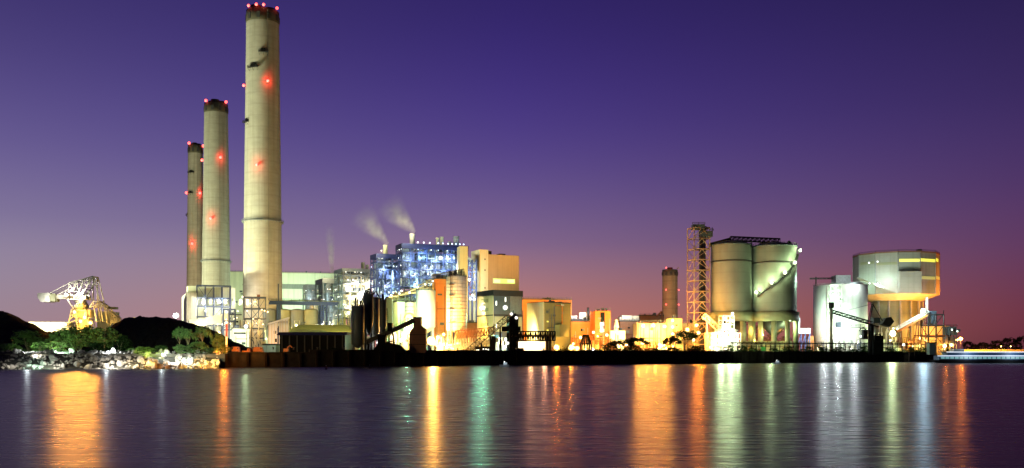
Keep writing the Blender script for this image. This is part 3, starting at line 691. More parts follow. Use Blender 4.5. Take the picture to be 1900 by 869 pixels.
# blue pier-like trestle, grey tanks and sheds right of the tallest chimney
D = 560.
t = T('blue_trestle', 'blue steel trestle deck on twin posts carrying pipes right of the tallest chimney', 'trestle', P(516, 655, D)); t.location.z = G
mb = MB(); mb.bar(P(500, 560, D), P(628, 563, D+10), 5, 1.0); mb.bar(P(500, 563.5, D, -2), P(628, 566, D+10, -2), .6, 1.3); mb.build('deck', 'blue', t)
for a in (515, 519): MB().bar(P(a, 655, D), P(a, 562, D), .9).build('post', 'blue', t)
for a in (596, 600, 606): MB().bar(P(a, 655, D+8), P(a, 566, D+8), .8).build('post', 'blue', t)
mb = MB(); mb.bar(P(500, 558, D), P(515, 566, D), .5); mb.rail([P(500, 558.4, D, -2.4), P(628, 561.5, D+10, -2.4)], 1.3, .16, 4); mb.build('handrail', 'slate', t)
MB().bar(P(516.5, 560, D), P(516.5, 527, D), .5).build('mast', 'slate', t)
mb = MB()
for k in range(3): mb.tube([P(503, 556.5, D+k*1.2), P(626, 559.5, D+10+k*1.2)], .35, 6)
mb.build('pipe', 'roofgreen', t)
t = T('storage_tanks', 'row of squat grey storage tanks below the blue trestle', 'tank', P(530, 655, 640)); t.location.z = G
for i, x in enumerate((500, 527, 552, 577)):
    MB().lathe((X(x, 640), 640), [(4.6, G), (4.6, Z(577, 640)), (4.2, Z(575, 640)), (1, Z(573, 640))], 24).build('tank_shell', 'green' if i % 2 else 'grey', t)
t['label'] = 'joined row of four squat tanks below the blue trestle'
for x, y, c, W in ((505, 612, 'yellow', 7000), (490, 600, 'amber', 6000), (540, 604, 'yellow', 9000), (563, 596, 'amber', 6000), (585, 600, 'yellow', 9000), (615, 596, 'white', 8000), (640, 600, 'yellow', 9000), (668, 590, 'white', 8000)):
    light(P(x, y, 610), c, W)
B = Blk(487, 499, 535, 603, 480, 15); t = bld('ribbed_shed', 'white ribbed shed with a sloping top left of the long dark shed', 'shed', B, 'wall', 'white', False)
mb = MB(); z0 = B.z1; q = [B.pt(-.5, -.5, z0), B.pt(B.Lu+.5, -.5, z0+3.2), B.pt(B.Lu+.5, B.Lv+.5, z0+3.2), B.pt(-.5, B.Lv+.5, z0)]; mb.hexa(q, [p+ZU*.8 for p in q]); mb.build('roof', 'white', t)
mb = MB()
for i in range(8): a = B.Lu*i/7; mb.obox(B.c, B.u, B.v, a-.2, a+.2, -.35, -.003, G, z0-.1+3.0*i/7)
mb.build('wall_rib', 'cream', t)
mb = MB(); mb.hexa([B.pt(.2, .2, z0), B.pt(B.Lu-.2, .2, z0), B.pt(B.Lu-.2, B.Lv-.2, z0), B.pt(.2, B.Lv-.2, z0)], [B.pt(.2, .2, z0+.01), B.pt(B.Lu-.2, .2, z0+3), B.pt(B.Lu-.2, B.Lv-.2, z0+3), B.pt(.2, B.Lv-.2, z0+.01)]); mb.build('gable', 'white', t)
light(P(500, 630, 462), 'warm', 5500); light(P(490, 606, 455), 'white', 6000)
t = bld('lean_to', 'low mint lit lean-to with ribbed front below the white ribbed shed', 'shed', FB(487, 512, 641, 440, 12), 'wall', 'whitecor'); light(P(496, 640, 428), 'mint', 1800)
for i, (x0, x1, yt, yb, D, lab) in enumerate(((535, 650, 603, 616, 540, 'broad olive roofed hall behind the long dark shed'), (527, 600, 612, 620, 505, 'smaller olive roofed hall with a low ridge just behind the dark shed'))):
    B = FB(x0, x1, yb, D, 26); t = T('olive_hall', lab, 'hall', B.base()); B.add(MB()).build('wall', 'cream', t)
    z = B.z1; h = Z(yt, D+13)-z; mb = MB(); mb.poly([B.pt(-1, -1, z), B.pt(B.Lu+1, -1, z), B.pt(B.Lu-4, 13, z+h), B.pt(3, 13, z+h), B.pt(-1, 27, z), B.pt(B.Lu+1, 27, z)], [(0, 1, 2, 3), (3, 2, 5, 4), (0, 3, 4), (1, 5, 2), (0, 4, 5, 1)]); mb.build('roof', 'roofgreen', t)
for x, y, D in ((545, 592, 530), (575, 588, 525), (610, 590, 528), (640, 588, 530), (560, 600, 500)): light(P(x, y, D), 'yellow', 5200)
B = FB(519, 640, 622, 425, 24); t = T('long_dark_shed', 'long black shed with a low roof near the quay, unlit', 'shed', B.base()); B.add(MB()).build('wall', 'black', t)
z = B.z1; mb = MB(); q = [B.pt(-1.2, -1.2, z), B.pt(B.Lu+1.2, -1.2, z), B.pt(B.Lu+1.2, 25, z), B.pt(-1.2, 25, z)]; mb.hexa(q, [B.pt(-1.2, 4, z+1.4), B.pt(B.Lu+.2, 4, z+1.4), B.pt(B.Lu+.2, 20, z+1.4), B.pt(-1.2, 20, z+1.4)]); mb.build('roof', 'roofdark', t)
mb = MB()
for i in range(9): a = 1+i*(B.Lu-2)/8; mb.obox(B.c, B.u, B.v, a-.25, a+.25, -.4, -.003, G, z-.1)
mb.build('wall_post', 'dark', t)
# long pale turbine hall behind
B = Blk(420, 424, 640, 505, 900, 12, lv=60); t = bld('turbine_hall', 'huge pale turbine hall with a dark horizontal band behind the tallest chimney', 'hall', B, 'wall', 'pale', True, 'green')
mb = MB(); B.px(mb, 'u', 519, 640, 528, 537, .3); mb.build('louvre_band', 'grey', t)
spot(P(560, 590, 860), P(570, 530, 910), 'mint', 260000, 150); spot(P(540, 600, 800), P(540, 540, 905), 'warm', 150000, 120)

LS = .30
# ------------------------------------------------------------------ boiler houses
def boiler(label, xl, xc, xr, yt, D, th, nu, nv, ys, frame_m, case_m, seed, cases, capm=None, lampc=('cool',), nl=20, pipes=6, w=.55, ll=(), stacks=(), cap=None, lr=.45, lv=None):
    r = random.Random(seed); B = Blk(xl, xc, xr, yt, D, th, lv=lv); t = T('boiler_house', label, 'boiler house', B.base())
    zs = [Z(y, D) for y in ys]
    mb = MB(); steel_frame(mb, B, nu, nv, zs, w, .6, r); mb.build('steel_frame', frame_m, t)
    for z in zs: MB().obox(B.c, B.u, B.v, .3, B.Lu-.3, .3, B.Lv-.3, z-.15, z+.1).build('floor_deck', frame_m, t)
    mb = MB()
    for z in zs[:-1]: mb.rail([B.pt(.1, B.Lv-.2, z), B.pt(.1, .1, z), B.pt(B.Lu-.1, .1, z)], 1.2, .13, 3.2)
    mb.build('handrail', frame_m, t)
    mb = MB()                                # inner row of columns, struts and hangers
    for i in range(nu*3):
        a = (i+.5+r.uniform(-.3, .3))*B.Lu/(nu*3); b_ = r.uniform(.6, 2.2); z0, z1 = sorted((r.choice(zs), r.choice([B.z0]+zs)))
        if z1-z0 > 2: mb.bar(B.pt(a, b_, z0), B.pt(a, b_, z1), r.uniform(.25, .5))
    for i in range(nu*len(zs)):
        k_ = r.randrange(len(zs)-1); a = r.uniform(0, B.Lu*.85); a2 = min(B.Lu, a+r.uniform(3, 9)); z0 = zs[k_]; z1 = zs[k_+1]
        q = r.random(); zz = z0+(z1-z0)*r.uniform(.2, .8)
        if q < .35: mb.bar(B.pt(a, .9, z0), B.pt(a2, .9, z1), .3)
        elif q < .7: mb.bar(B.pt(a, .7, zz), B.pt(a2, .7, zz), .35)
        else: mb.obox(B.c, B.u, B.v, a, min(a+r.uniform(1, 3), B.Lu), .4, 2, z0+.2, z0+r.uniform(1.5, z1-z0))
    mb.build('inner_steelwork', frame_m, t)
    for (a0, a1, b0, y0, y1) in cases:
        q = MB(); q.obox(B.c, B.u, B.v, B.Lu*a0, B.Lu*a1, b0+4.5, B.Lv-.8, Z(y1, D), Z(y0, D)); q.build('casing', case_m, t)
    zz = [B.z0]+zs; cnt = 0
    for k in range(len(zz)-2, -1, -1):
        h = zz[k+1]-zz[k]; a = r.uniform(0, 2)
        while a < B.Lu-2:
            wd = r.uniform(1.5, B.Lu/nu*1.3); z0 = zz[k]+h*r.choice((.12, .12, .3)); z1 = zz[k]+h*r.uniform(.45, .95); b_ = r.uniform(1.2, 5)
            if r.random() < .78 and cnt < 96:
                mm = MB(); cnt += 1
                if r.random() < .3: q = B.pt(min(a+wd/2, B.Lu-1), b_+1.5, 0); mm.lathe((q.x, q.y), [(.4, z0-.4), (min(wd/2, 2.2), z0), (min(wd/2, 2.2), z1), (.5, z1+.5)], 12)
                else: mm.obox(B.c, B.u, B.v, a, min(a+wd, B.Lu-.4), b_, b_+r.uniform(2, 4), z0, z1)
                mm.build('plant_casing', r.choice((case_m, case_m, 'pale', 'steel', 'slate')), t)
            a += wd+r.uniform(.2, 2.0)
    if cap:
        q = MB(); q.obox(B.c, B.u, B.v, -.4, B.Lu+.4, -.4, B.Lv+.4, Z(cap, D), zs[-1]+.5)
        q.build('roof_fascia', capm or frame_m, t)
    mb = MB()                                # risers and ducts outside the casings
    for i in range(pipes):
        a = r.uniform(.05, .95)*B.Lu; z0, z1 = sorted((r.uniform(B.z0, zs[-1]), r.uniform(B.z0, zs[-1]))); rad = r.uniform(.2, .7)
        a2 = a+r.uniform(-6, 6); a2 = min(max(a2, 1), B.Lu-1)
        mb.tube([B.pt(a, 1.2, z0), B.pt(a, 1.2, z1), B.pt(a2, 1.6, z1), B.pt(a2, 1.6, min(z1+4, zs[-1]))], rad, 7)
    mb.build('pipe', case_m, t)
    pts = []
    for i in range(nl):
        z = r.choice(zs[:-1] if r.random() < .85 else zs); f = r.random()
        pts.append(B.pt(r.uniform(.2, B.Lu-.2), .25, z+2.6) if f < .72 else B.pt(.25, r.uniform(.5, B.Lv), z+2.6))
    k = (len(pts)+len(lampc)-1)//len(lampc)
    for i, c in enumerate(lampc): 
        if pts[i*k:(i+1)*k]: lamps(t, pts[i*k:(i+1)*k], c, lr)
    for (a, b_, y, c, W) in ll: light(B.pt(B.Lu*a, b_, Z(y, D)), c, W, .5)
    for (sx_, s0, s1, wd, m) in stacks:
        a = B.at('u', sx_); p = B.pt(a, B.Lv*.35, 0); rd = wd/2/F*D
        q = MB(); q.lathe((p.x, p.y), [(rd, Z(s1, D)), (rd, Z(s0, D)), (rd*1.12, Z(s0, D)), (rd*1.12, Z(s0, D)+.5), (rd*.8, Z(s0, D)+.5)], 20); q.build('stack', m, t)
    return t, B
boiler('farthest small grey boiler house left of the steam wisp', 563, 570, 588, 529, 760, 25, 2, 2, (600, 580, 562, 545, 529), 'steel', 'cyan', 1, [(.2, .9, 1.5, 538, 590)], nl=10, lampc=('cool', 'amber'), cap=536, ll=((.2, -5, 552, 'cool', 9000), (.7, -4, 570, 'amber', 6000)))
boiler('grey boiler house just below the upright steam wisp', 586, 599, 624, 518, 730, 25, 2, 2, (600, 580, 562, 543, 518), 'steel', 'cyan', 2, [(.15, .95, 2, 526, 545), (.15, .9, 3, 548, 600)], nl=8, lampc=('cool', 'amber'), cap=526, ll=((.5, -5, 560, 'cool', 12000), (.3, 1.2, 540, 'amber', 2500), (.9, -5, 588, 'white', 8000)))
LS = 0.85
boiler('boiler house blazing with white lamps left of the blue framed boilers', 621, 636, 692, 499, 700, 25, 4, 3, (590, 572, 556, 541, 526, 511, 499), 'steel', 'cream', 3, [(.08, .5, 2.5, 509, 540), (.3, .97, 3.5, 505, 575), (.1, .9, 3, 545, 590)], nl=46, lampc=('white', 'warm', 'white'), cap=504, capm='steel', lr=.6,
       ll=[(a, -2.5, y, c, W) for a, y, c, W in ((.15, 532, 'white', 7000), (.4, 526, 'white', 9000), (.75, 528, 'warm', 9000), (.9, 530, 'white', 8000), (.3, 552, 'warm', 9000), (.6, 548, 'white', 10000), (.55, 563, 'warm', 10000), (.85, 560, 'white', 9000), (.2, 570, 'warm', 8000), (.6, 580, 'warm', 9000))], stacks=[(679, 485, 500, 7, 'pale'), (687, 489, 500, 6, 'pale')])
LS = 0.5
boiler('slimmer blue framed boiler house with one steaming stack', 688, 699, 741, 472, 665, 25, 3, 2, (585, 566, 549, 532, 516, 500, 486, 472), 'blue', 'cyan', 4, [(.1, .97, 2.5, 487, 540), (.3, .95, 4, 540, 600)], nl=26, lampc=('cool', 'white', 'blue'), cap=479, capm='navy', pipes=9,
       ll=[(a, -3, y, c, W) for a, y, c, W in ((.3, 500, 'cool', 9000), (.7, 512, 'cool', 11000), (.5, 530, 'white', 9000), (.4, 550, 'cool', 9000), (.8, 545, 'mint', 9000), (.6, 572, 'mint', 9000))], stacks=[(719, 454, 472, 8.5, 'pale')])
tE, BE = boiler('largest blue framed boiler house with many lamps and five stacks', 735, 746, 868, 453, 640, 22, 8, 3, (585, 566, 549, 532, 515, 499, 484, 469, 453), 'blue', 'cyan', 5, [(.05, .3, 2.5, 470, 530), (.33, .62, 3.5, 468, 545), (.66, .98, 2.5, 470, 550), (.1, .9, 5, 545, 600)], nl=64, lampc=('cool', 'white', 'blue'), cap=461, capm='navy', pipes=20,
       ll=[(a, -3, y, c, W) for a, y, c, W in ((.1, 480, 'cool', 10000), (.3, 474, 'blue', 14000), (.5, 482, 'cool', 12000), (.7, 476, 'cool', 12000), (.9, 484, 'blue', 14000), (.15, 505, 'cool', 11000), (.4, 500, 'white', 11000), (.62, 506, 'cool', 12000), (.85, 512, 'white', 12000), (.2, 530, 'mint', 11000), (.5, 528, 'cool', 10000), (.8, 535, 'white', 9000), (.25, 556, 'mint', 10000))]+[(a, 6, 449, 'blue', 5000) for a in (.25, .45, .65, .85)],
       stacks=[(769, 433, 453, 10, 'steel'), (816, 438, 453, 6, 'pale'), (824, 436, 453, 7, 'pale'), (839, 444, 453, 7, 'steel'), (851, 434, 453, 11, 'cyan')])
lamps(tE, [BE.pt(BE.Lu*a, .6, BE.z1+1.6) for a in (.24, .33, .42, .55, .62, .7, .76, .82, .88, .94)], 'blue', .7)

LS = .6
light(P(655, 560, 655), 'white', 60000, 1); light(P(600, 565, 690), 'mint', 40000, 1); light(P(712, 520, 640), 'cool', 22000, 1); light(P(790, 500, 605), 'cool', 36000, 1); light(P(840, 500, 605), 'cool', 30000, 1)  # wash lights without fixtures, added to brighten the boiler house fronts
LS = 1.0
# ------------------------------------------------------------------ steam
def plume(label, pts, r0, r1, dens, col=(.78, .8, .72)):
    global nt
    m = bpy.data.materials.new('steam'); m.use_nodes = True; nt = m.node_tree; nt.nodes.clear()
    pts = [Vector(p) for p in pts]; a, b_ = pts[0], pts[-1]; d = b_-a
    t = N('ShaderNodeTexCoord'); o_ = N('ShaderNodeVectorMath', operation='DOT_PRODUCT'); L(t.outputs['Object'], o_.inputs[0]); o_.inputs[1].default_value = d/d.length_squared
    fade = math_('POWER', math_('SUBTRACT', 1.0, o_.outputs['Value'], clamp=True), 1.6)
    n_ = N('ShaderNodeTexNoise'); n_.inputs['Scale'].default_value = .16; n_.inputs['Detail'].default_value = 4; L(t.outputs['Object'], n_.inputs['Vector'])
    sc_ = N('ShaderNodeVectorMath', operation='SCALE'); sc_.inputs[0].default_value = d; L(o_.outputs['Value'], sc_.inputs['Scale'])
    df = N('ShaderNodeVectorMath', operation='SUBTRACT'); L(t.outputs['Object'], df.inputs[0]); L(sc_.outputs[0], df.inputs[1])
    ln = N('ShaderNodeVectorMath', operation='LENGTH'); L(df.outputs[0], ln.inputs[0])
    rr = math_('DIVIDE', ln.outputs['Value'], math_('MULTIPLY_ADD', o_.outputs['Value'], (r1-r0)*.92, r0*.95))
    soft = math_('POWER', math_('SUBTRACT', 1.0, rr, clamp=True), 1.2)
    dn = math_('MULTIPLY', math_('MULTIPLY', math_('MULTIPLY', fade, dens), soft), math_('MULTIPLY_ADD', n_.outputs[0], 3.4, -1.0, clamp=True))
    v = N('ShaderNodeVolumePrincipled'); v.inputs['Color'].default_value = (*col, 1); v.inputs['Anisotropy'].default_value = .1; L(dn, v.inputs['Density'])
    out = N('ShaderNodeOutputMaterial'); L(v.outputs[0], out.inputs['Volume'])
    k = len(pts); o = MB().tube(pts, [r0+(r1-r0)*(i/(k-1))**.85 for i in range(k)], 20).build('steam_plume', m, None, a); m.cycles.volume_step_rate = 1.0
    return tag(o, label, 'steam')
D = 666; plume('steam drifting up left from the slimmer blue boiler stack', [P(719.5+(662-719.5)*i/6, 453+(388-453)*i/6, D+4) for i in range(7)], 1.8, 15, .3)
D = 648; plume('steam drifting up left from the tallest stack of the largest blue boiler house', [P(769.5+(712-769.5)*i/6, 432+(372-432)*i/6, D) for i in range(7)], 2.0, 16, .3)
D = 735; plume('thin upright wisp of steam above the grey boiler house', [P(617+(611-617)*i/6, 514+(415-514)*i/6, D) for i in range(7)], 1.6, 6, .6)
light(P(700, 452, 655), 'warm', 30000, 1); light(P(755, 436, 638), 'warm', 30000, 1); light(P(610, 508, 722), 'warm', 9000, 1)  # lights without fixtures, added to make the steam show

LS = .8
clutter('yellow lit pipework and gear between the olive halls and the blue trestle', 478, 640, 592, 556, 60, 3, 'ltsteel', ['yellow', 'amber', 'white'], 5000)
clutter('white and amber lit pipework behind the low white workshop', 395, 480, 590, 606, 40, 5, 'ltsteel', ['warm', 'white', 'amber'], 5000)
clutter('lime lit pipework under the blazing boiler house', 622, 660, 575, 590, 30, 6, 'roofgreen', ['yellow', 'warm'], 5000)
LS = .75
# ------------------------------------------------------------------ dark silos and conveyor at the quay
def cyl_silo(name, label, cat, x0, x1, yt, yb, D, m, hop=None, legs=4, rings=0, n=32, group=None, rimrail=True, dome=.8, ringm='dark'):
    c = (X((x0+x1)/2, D), D); r = (x1-x0)/2/F*D; zt = Z(yt, D); zb = G if yb is None else Z(yb, D)
    t = T(name, label, cat, (c[0], c[1], G), group)
    prof_ = [(r, zb), (r, zt), (r*.9, zt+dome*.5), (r*.25, zt+dome)]
    if hop: prof_ = [(r*.25, Z(hop, D))]+prof_
    MB().lathe(c, prof_, n).build('shell', m, t)
    if yb is not None:
        for i in range(legs):
            a = 2*PI*(i+.5)/legs; MB().bar((c[0]+r*.85*math.cos(a), c[1]+r*.85*math.sin(a), G), (c[0]+r*.85*math.cos(a), c[1]+r*.85*math.sin(a), zb+.3), max(.35, r*.13)).build('leg', m if m != 'black' else 'dark', t)
    if rings:
        mb = MB()
        for i in range(1, rings): z = zb+(zt-zb)*i/rings; mb.lathe(c, [(r+.02, z), (r+.13, z), (r+.13, z+.22), (r+.02, z+.22)], n, cap=False)
        mb.build('hoop', ringm, t)
    if rimrail:
        q = [Vector((c[0]+(r-.1)*math.cos(2*PI*i/16), c[1]+(r-.1)*math.sin(2*PI*i/16), zt)) for i in range(17)]; MB().rail(q, 1.1, .12, 3).build('handrail', 'dark', t)
    return t, c, r, zt
D = 415
ta, c1, r1, z1 = cyl_silo('dark_silo', 'dark unlit silo with a cut cone base, leftmost of three by the quay', 'silo', 652, 676, 571, 639, D, 'charcoal', 646)
tb, c2, r2, z2 = cyl_silo('dark_silo', 'dark unlit silo with bent pipes on its roof, middle of three by the quay', 'silo', 675, 693, 548, 598, D+7, 'charcoal', 622)
tc_, c3, r3, z3 = cyl_silo('dark_silo', 'slender dark silo with a top pipe, rightmost of three by the quay', 'silo', 704, 717, 559, 606, D+5, 'charcoal', 618)
mb = MB()
for k in (-.5, 0, .5): mb.tube([(c1[0]+k*2, c1[1], z1), (c1[0]+k*2, c1[1], z1+3.5-k), ], .3, 6)
mb.build('vent_pipe', 'black', ta)
mb = MB()
mb.tube([(c2[0]-3.6, c2[1]-1, z1+1), (c2[0]-2.6, c2[1]-1, z2-2), (c2[0]-.8, c2[1]-1, z2+2.6), (c2[0]+.4, c2[1]-1, z2+1.5), (c2[0]+.6, c2[1]-1, z2)], .28, 6)
mb.tube([(c2[0]-3.0, c2[1], z1+1), (c2[0]-1.8, c2[1], z2-1), (c2[0]+.2, c2[1], z2+3.2), (c2[0]+1.2, c2[1], z2+1)], .28, 6)
mb.tube([(c2[0]+1.5, c2[1], z2), (c2[0]+3.2, c2[1], z2+1.6), (c2[0]+4.6, c2[1], z2-.8), (c3[0]-.8, c3[1], z3+.6)], .28, 6)
mb.tube([(c2[0]-.5, c2[1]+1, z2), (c2[0]-.5, c2[1]+1, z2+2.4), (c2[0]+.8, c2[1]+1, z2+2.4)], .3, 6)
mb.build('bent_pipe', 'black', tb)
MB().tube([(c3[0], c3[1], z3), (c3[0], c3[1], z3+3.0)], .45, 8).build('vent_pipe', 'black', tc_)
for tt, c, r in ((ta, c1, r1), (tb, c2, r2), (tc_, c3, r3)):
    mb = MB(); mb.bar((c[0]+r+.15, c[1]-.3, G), (c[0]+r+.15, c[1]-.3, z1), .12); mb.bar((c[0]+r+.55, c[1]-.3, G), (c[0]+r+.55, c[1]-.3, z1), .12)
    for i in range(22): z = G+(z1-G)*i/22; mb.bar((c[0]+r+.15, c[1]-.3, z), (c[0]+r+.55, c[1]-.3, z), .1)
    mb.build('ladder', 'black', tt)
for x0, x1, yt, m in ((691, 704, 556, 'steel'),):
    cyl_silo('grey_silo', 'pale grey silo standing between two dark unlit ones', 'silo', x0, x1, yt, 616, 428, m, 628)
# black inclined conveyor with its transfer tower
D = 409
t = T('transfer_tower', 'dark stepped transfer tower fed by a black inclined conveyor on the quay', 'transfer tower', P(775, 655, D)); t.location.z = G
q = [(767, 588), (780.5, 588), (780.5, 604), (789, 611), (789, 655), (759.5, 655), (759.5, 618), (767, 607)]
fr = [P(x, y, D) for x, y in q]; fr = [Vector((p.x, p.y, max(p.z, G))) for p in fr]; bk = [p+Vector((0, 7, 0)) for p in fr]
MB().poly(fr+bk, [tuple(range(8))[::-1], tuple(range(8, 16))]+[(i, (i+1) % 8, 8+(i+1) % 8, 8+i) for i in range(8)]).build('wall', 'brownwall', t)
mb = MB()
for z in (Z(640, D), Z(622, D)): mb.obox(P(759.5, 655, D), Vector((1, 0, 0)), Vector((0, 1, 0)), -.2, 6.9, -.15, -.003, z, z+.3)
mb.build('belt_course', 'dark', t)
D = 407
t = T('inclined_conveyor', 'black inclined conveyor rising from the dark silos to the stepped tower', 'conveyor', P(715, 655, D)); t.location.z = G
mb = MB(); mb.bar(P(676, 636, D, 3), P(704, 623, D, 3), 2.2, 1.8); mb.bar(P(704, 624, D, 3), P(768, 594, D, 3), 2.2, 1.9); mb.build('gallery_housing', 'dark', t)
mb = MB()
for a, b_ in (((681, 634), (681, 655)), ((700, 625), (700, 655)), ((715, 619), (712, 655)), ((727, 614), (730, 655)), ((700, 640), (730, 632)), ((700, 650), (715, 622)), ((690, 655), (715, 630)), ((712, 655), (730, 635))): mb.bar(P(*a, D, 2), P(*b_, D, 2), .4); mb.bar(P(*a, D, 5), P(*b_, D, 5), .4)
mb.build('trestle_leg', 'black', t)
mb = MB(); mb.box(X(718, D), X(727, D), D+1, D+6, Z(615, D), Z(599, D)); mb.box(X(700, D), X(714, D), D+1, D+6, Z(640, D), Z(622, D)); mb.build('drive_house', 'black', t)
MB().rail([P(704, 620, D, 2), P(766, 591, D, 2)], 1.0, .1, 2.5).build('handrail', 'black', t)
mb = MB(); q = [(687, 655), (700, 640), (722, 636), (741, 640), (752, 650), (752, 655)]; fr = [P(x, y, D-3) for x, y in q]; bk = [p+Vector((0, 6, 0)) for p in fr]; n = len(q)
o = mb.poly(fr+bk, [tuple(range(n))[::-1], tuple(range(n, 2*n))]+[(i, (i+1) % n, n+(i+1) % n, n+i) for i in range(n)]).build('reclaim_hopper', 'black'); tag(o, 'low black hump of loading gear under the inclined conveyor', 'hopper')

# ------------------------------------------------------------------ brightly lit precipitators and silos
def lam(x, y, D, c, W, r=.5): light(P(x, y, D), c, W, r)
D = 500
B = Blk(722, 728, 757, 552, D+20, 25, lv=12); t = bld('filter_house', 'olive green filter house with braced walls behind the slender dark silo', 'plant building', B, 'wall', 'green')
mb = MB(); 
for i in range(3): a, b_ = B.Lu*i/3, B.Lu*(i+1)/3; mb.bar(B.pt(a, -.25, G), B.pt(b_, -.25, B.z1), .35); mb.bar(B.pt(b_, -.25, G), B.pt(b_, -.25, B.z1), .4)
mb.build('brace', 'roofgreen', t)
lam(720, 620, 500, 'lime', 12000); lam(735, 640, 490, 'yellow', 9000); lam(715, 560, 505, 'yellow', 7000)
B = Blk(735, 738, 778, 560, D+8, 20, lv=10); t = bld('filter_house', 'cream filter house between the olive one and the mint lit tall drum', 'plant building', B, 'wall', 'pale'); lam(745, 575, 498, 'green', 6000); lam(752, 600, 492, 'mint', 12000); lam(748, 640, 485, 'yellow', 9000)
t, c, r, zt = cyl_silo('lit_drum', 'slim mint lit drum standing left of the wide tapering drum', 'silo', 752, 769, 563, 600, D-6, 'white', 622, 3, 5)
t, c, r, zt = cyl_silo('lit_drum', 'wide white drum with a tapering lower end, washed in mint light', 'silo', 772, 808, 540, 607, D-5, 'white', 618, 6, 0)
lam(776, 530, 480, 'mint', 6000); lam(768, 560, 478, 'mint', 9000, .6); lam(779, 580, 470, 'green', 5000)
t = T('pipe_deck', 'cluttered deck of pipes and railings above the lit drums', 'pipe deck', P(780, 655, 506)); t.location.z = G
r5 = random.Random(6); mb = MB(); lines = [((722, 550), (776, 540)), ((775, 530), (830, 516)), ((770, 536), (806, 533)), ((740, 546), (790, 528)), ((790, 524), (862, 508)), ((800, 512), (860, 500))]
for (a, b_) in lines:
    for k in range(3): y = r5.uniform(-3, 3); mb.tube([P(a[0], a[1]+y, 508, k*2), P(b_[0], b_[1]+y, 508, k*2)], r5.uniform(.2, .5), 6)
for i in range(46):
    x = r5.uniform(725, 862); y0 = 552-(x-722)*.30; mb.bar(P(x, y0+4, 508, r5.uniform(0, 5)), P(x, y0-r5.uniform(2, 9), 508, r5.uniform(0, 5)), r5.uniform(.2, .45))
mb.build('pipe', 'tan', t)
mb = MB(); mb.bar(P(722, 553, 510, 2), P(772, 543, 510, 2), 3, .5); mb.bar(P(766, 540, 510, 2), P(862, 514, 510, 2), 3, .5); mb.build('deck', 'dark', t)
mb = MB()
for i in range(8): x = 726+i*12; y = 553-(x-722)*.28; mb.bar(P(x, y, 512, 5), P(x, 655, 512, 5), .5)
mb.build('post', 'steel', t)
pts = [P(x, y, 504) for x, y in ((726, 548), (741, 545), (760, 543), (775, 533), (789, 528), (803, 522), (770, 528), (745, 540))]; lamps(t, pts, 'white', .6)
for p in pts[::2]: light(p+Vector((0, -3, -3)), 'green', 6000)
cyl = MB(); t = T('round_duct', 'big pale ring shaped duct bend behind the stepped dark tower', 'duct', P(760, 655, 470)); t.location.z = G
q = [P(760+8.2*math.cos(a), 592-9*math.sin(a), 470) for a in [PI*k/12 for k in range(13)]]; cyl.tube([P(768.2, 650, 470)]+q+[P(751.8, 650, 470)], .75, 8).build('duct', 'pale', t)
# ochre tower and ribbed silo
B = Blk(803, 806, 829, 518, 500, 12, lv=9); t = bld('ochre_tower', 'flat ochre tower lit orange between the white drum and the ribbed silo', 'tower', B, 'wall', 'orangew')
mb = MB(); B.px(mb, 'u', 806.5, 828.5, 625, 627, .5); B.px(mb, 'u', 806.5, 828.5, 633, 635, .5); mb.build('ledge', 'orangew', t)
lam(812, 648, 474, 'amber', 14000, .7); lam(818, 628, 470, 'sodium', 16000, .7)
t, c, r, zt = cyl_silo('ribbed_silo', 'tall pale hooped silo on legs right of the ochre tower', 'silo', 828, 866, 515, 613, 480, 'whitecor', 617, 10, 15, 40, dome=1.2, ringm='steel')
mb = MB(); e = c[0]-r*.45
for z in range(int(Z(613, 480)), int(zt), 2): mb.bar((e-.4, c[1]-r*.93, z), (e+.4, c[1]-r*.93, z), .12)
mb.bar((e-.4, c[1]-r*.93, G), (e-.4, c[1]-r*.93, zt+1), .14); mb.bar((e+.4, c[1]-r*.93, G), (e+.4, c[1]-r*.93, zt+1), .14)
for y in (600, 575, 550, 530): mb.box(e-1.2, e+1.6, c[1]-r*.93-1.1, c[1]-r*.88, Z(y, 480), Z(y, 480)+.25)
mb.build('ladder', 'rust', t)
mb = MB(); r6 = random.Random(3)
for i in range(16): a = r6.uniform(0, 2*PI); d = r6.uniform(0, r*.8); mb.bar((c[0]+d*math.cos(a), c[1]+d*math.sin(a), zt), (c[0]+d*math.cos(a), c[1]+d*math.sin(a), zt+r6.uniform(1, 4)), r6.uniform(.2, .6))
mb.build('roof_fitting', 'dark', t)
lam(825, 640, 466, 'amber', 26000, .7); lam(850, 650, 462, 'sodium', 12000); lam(835, 600, 452, 'amber', 5000); lam(872, 520, 455, 'white', 9000); lam(880, 590, 450, 'warm', 8000)
t = T('ground_floodlight', 'glaring orange floodlight at ground level below the wide white drum', 'floodlight', P(800, 655, 458)); t.location.z = G
p = P(800, 633, 458); MB().bar((p.x, p.y+1.0, G), (p.x, p.y+1.0, p.z+1), .3).build('pole', 'dark', t); head(t, p, 2.2, 'amber', 'lamp_head')
light(p+Vector((0, -3.2, .4)), 'amber', 60000, 1.2); light(p+Vector((2.0, 4, .4)), 'sodium', 70000, .6); light(p+Vector((1.0, -4, 6)), 'sodium', 26000, .8, (0, .6, -.8)); light(p+Vector((-5, 3, 1)), 'yellow', 26000, .6)
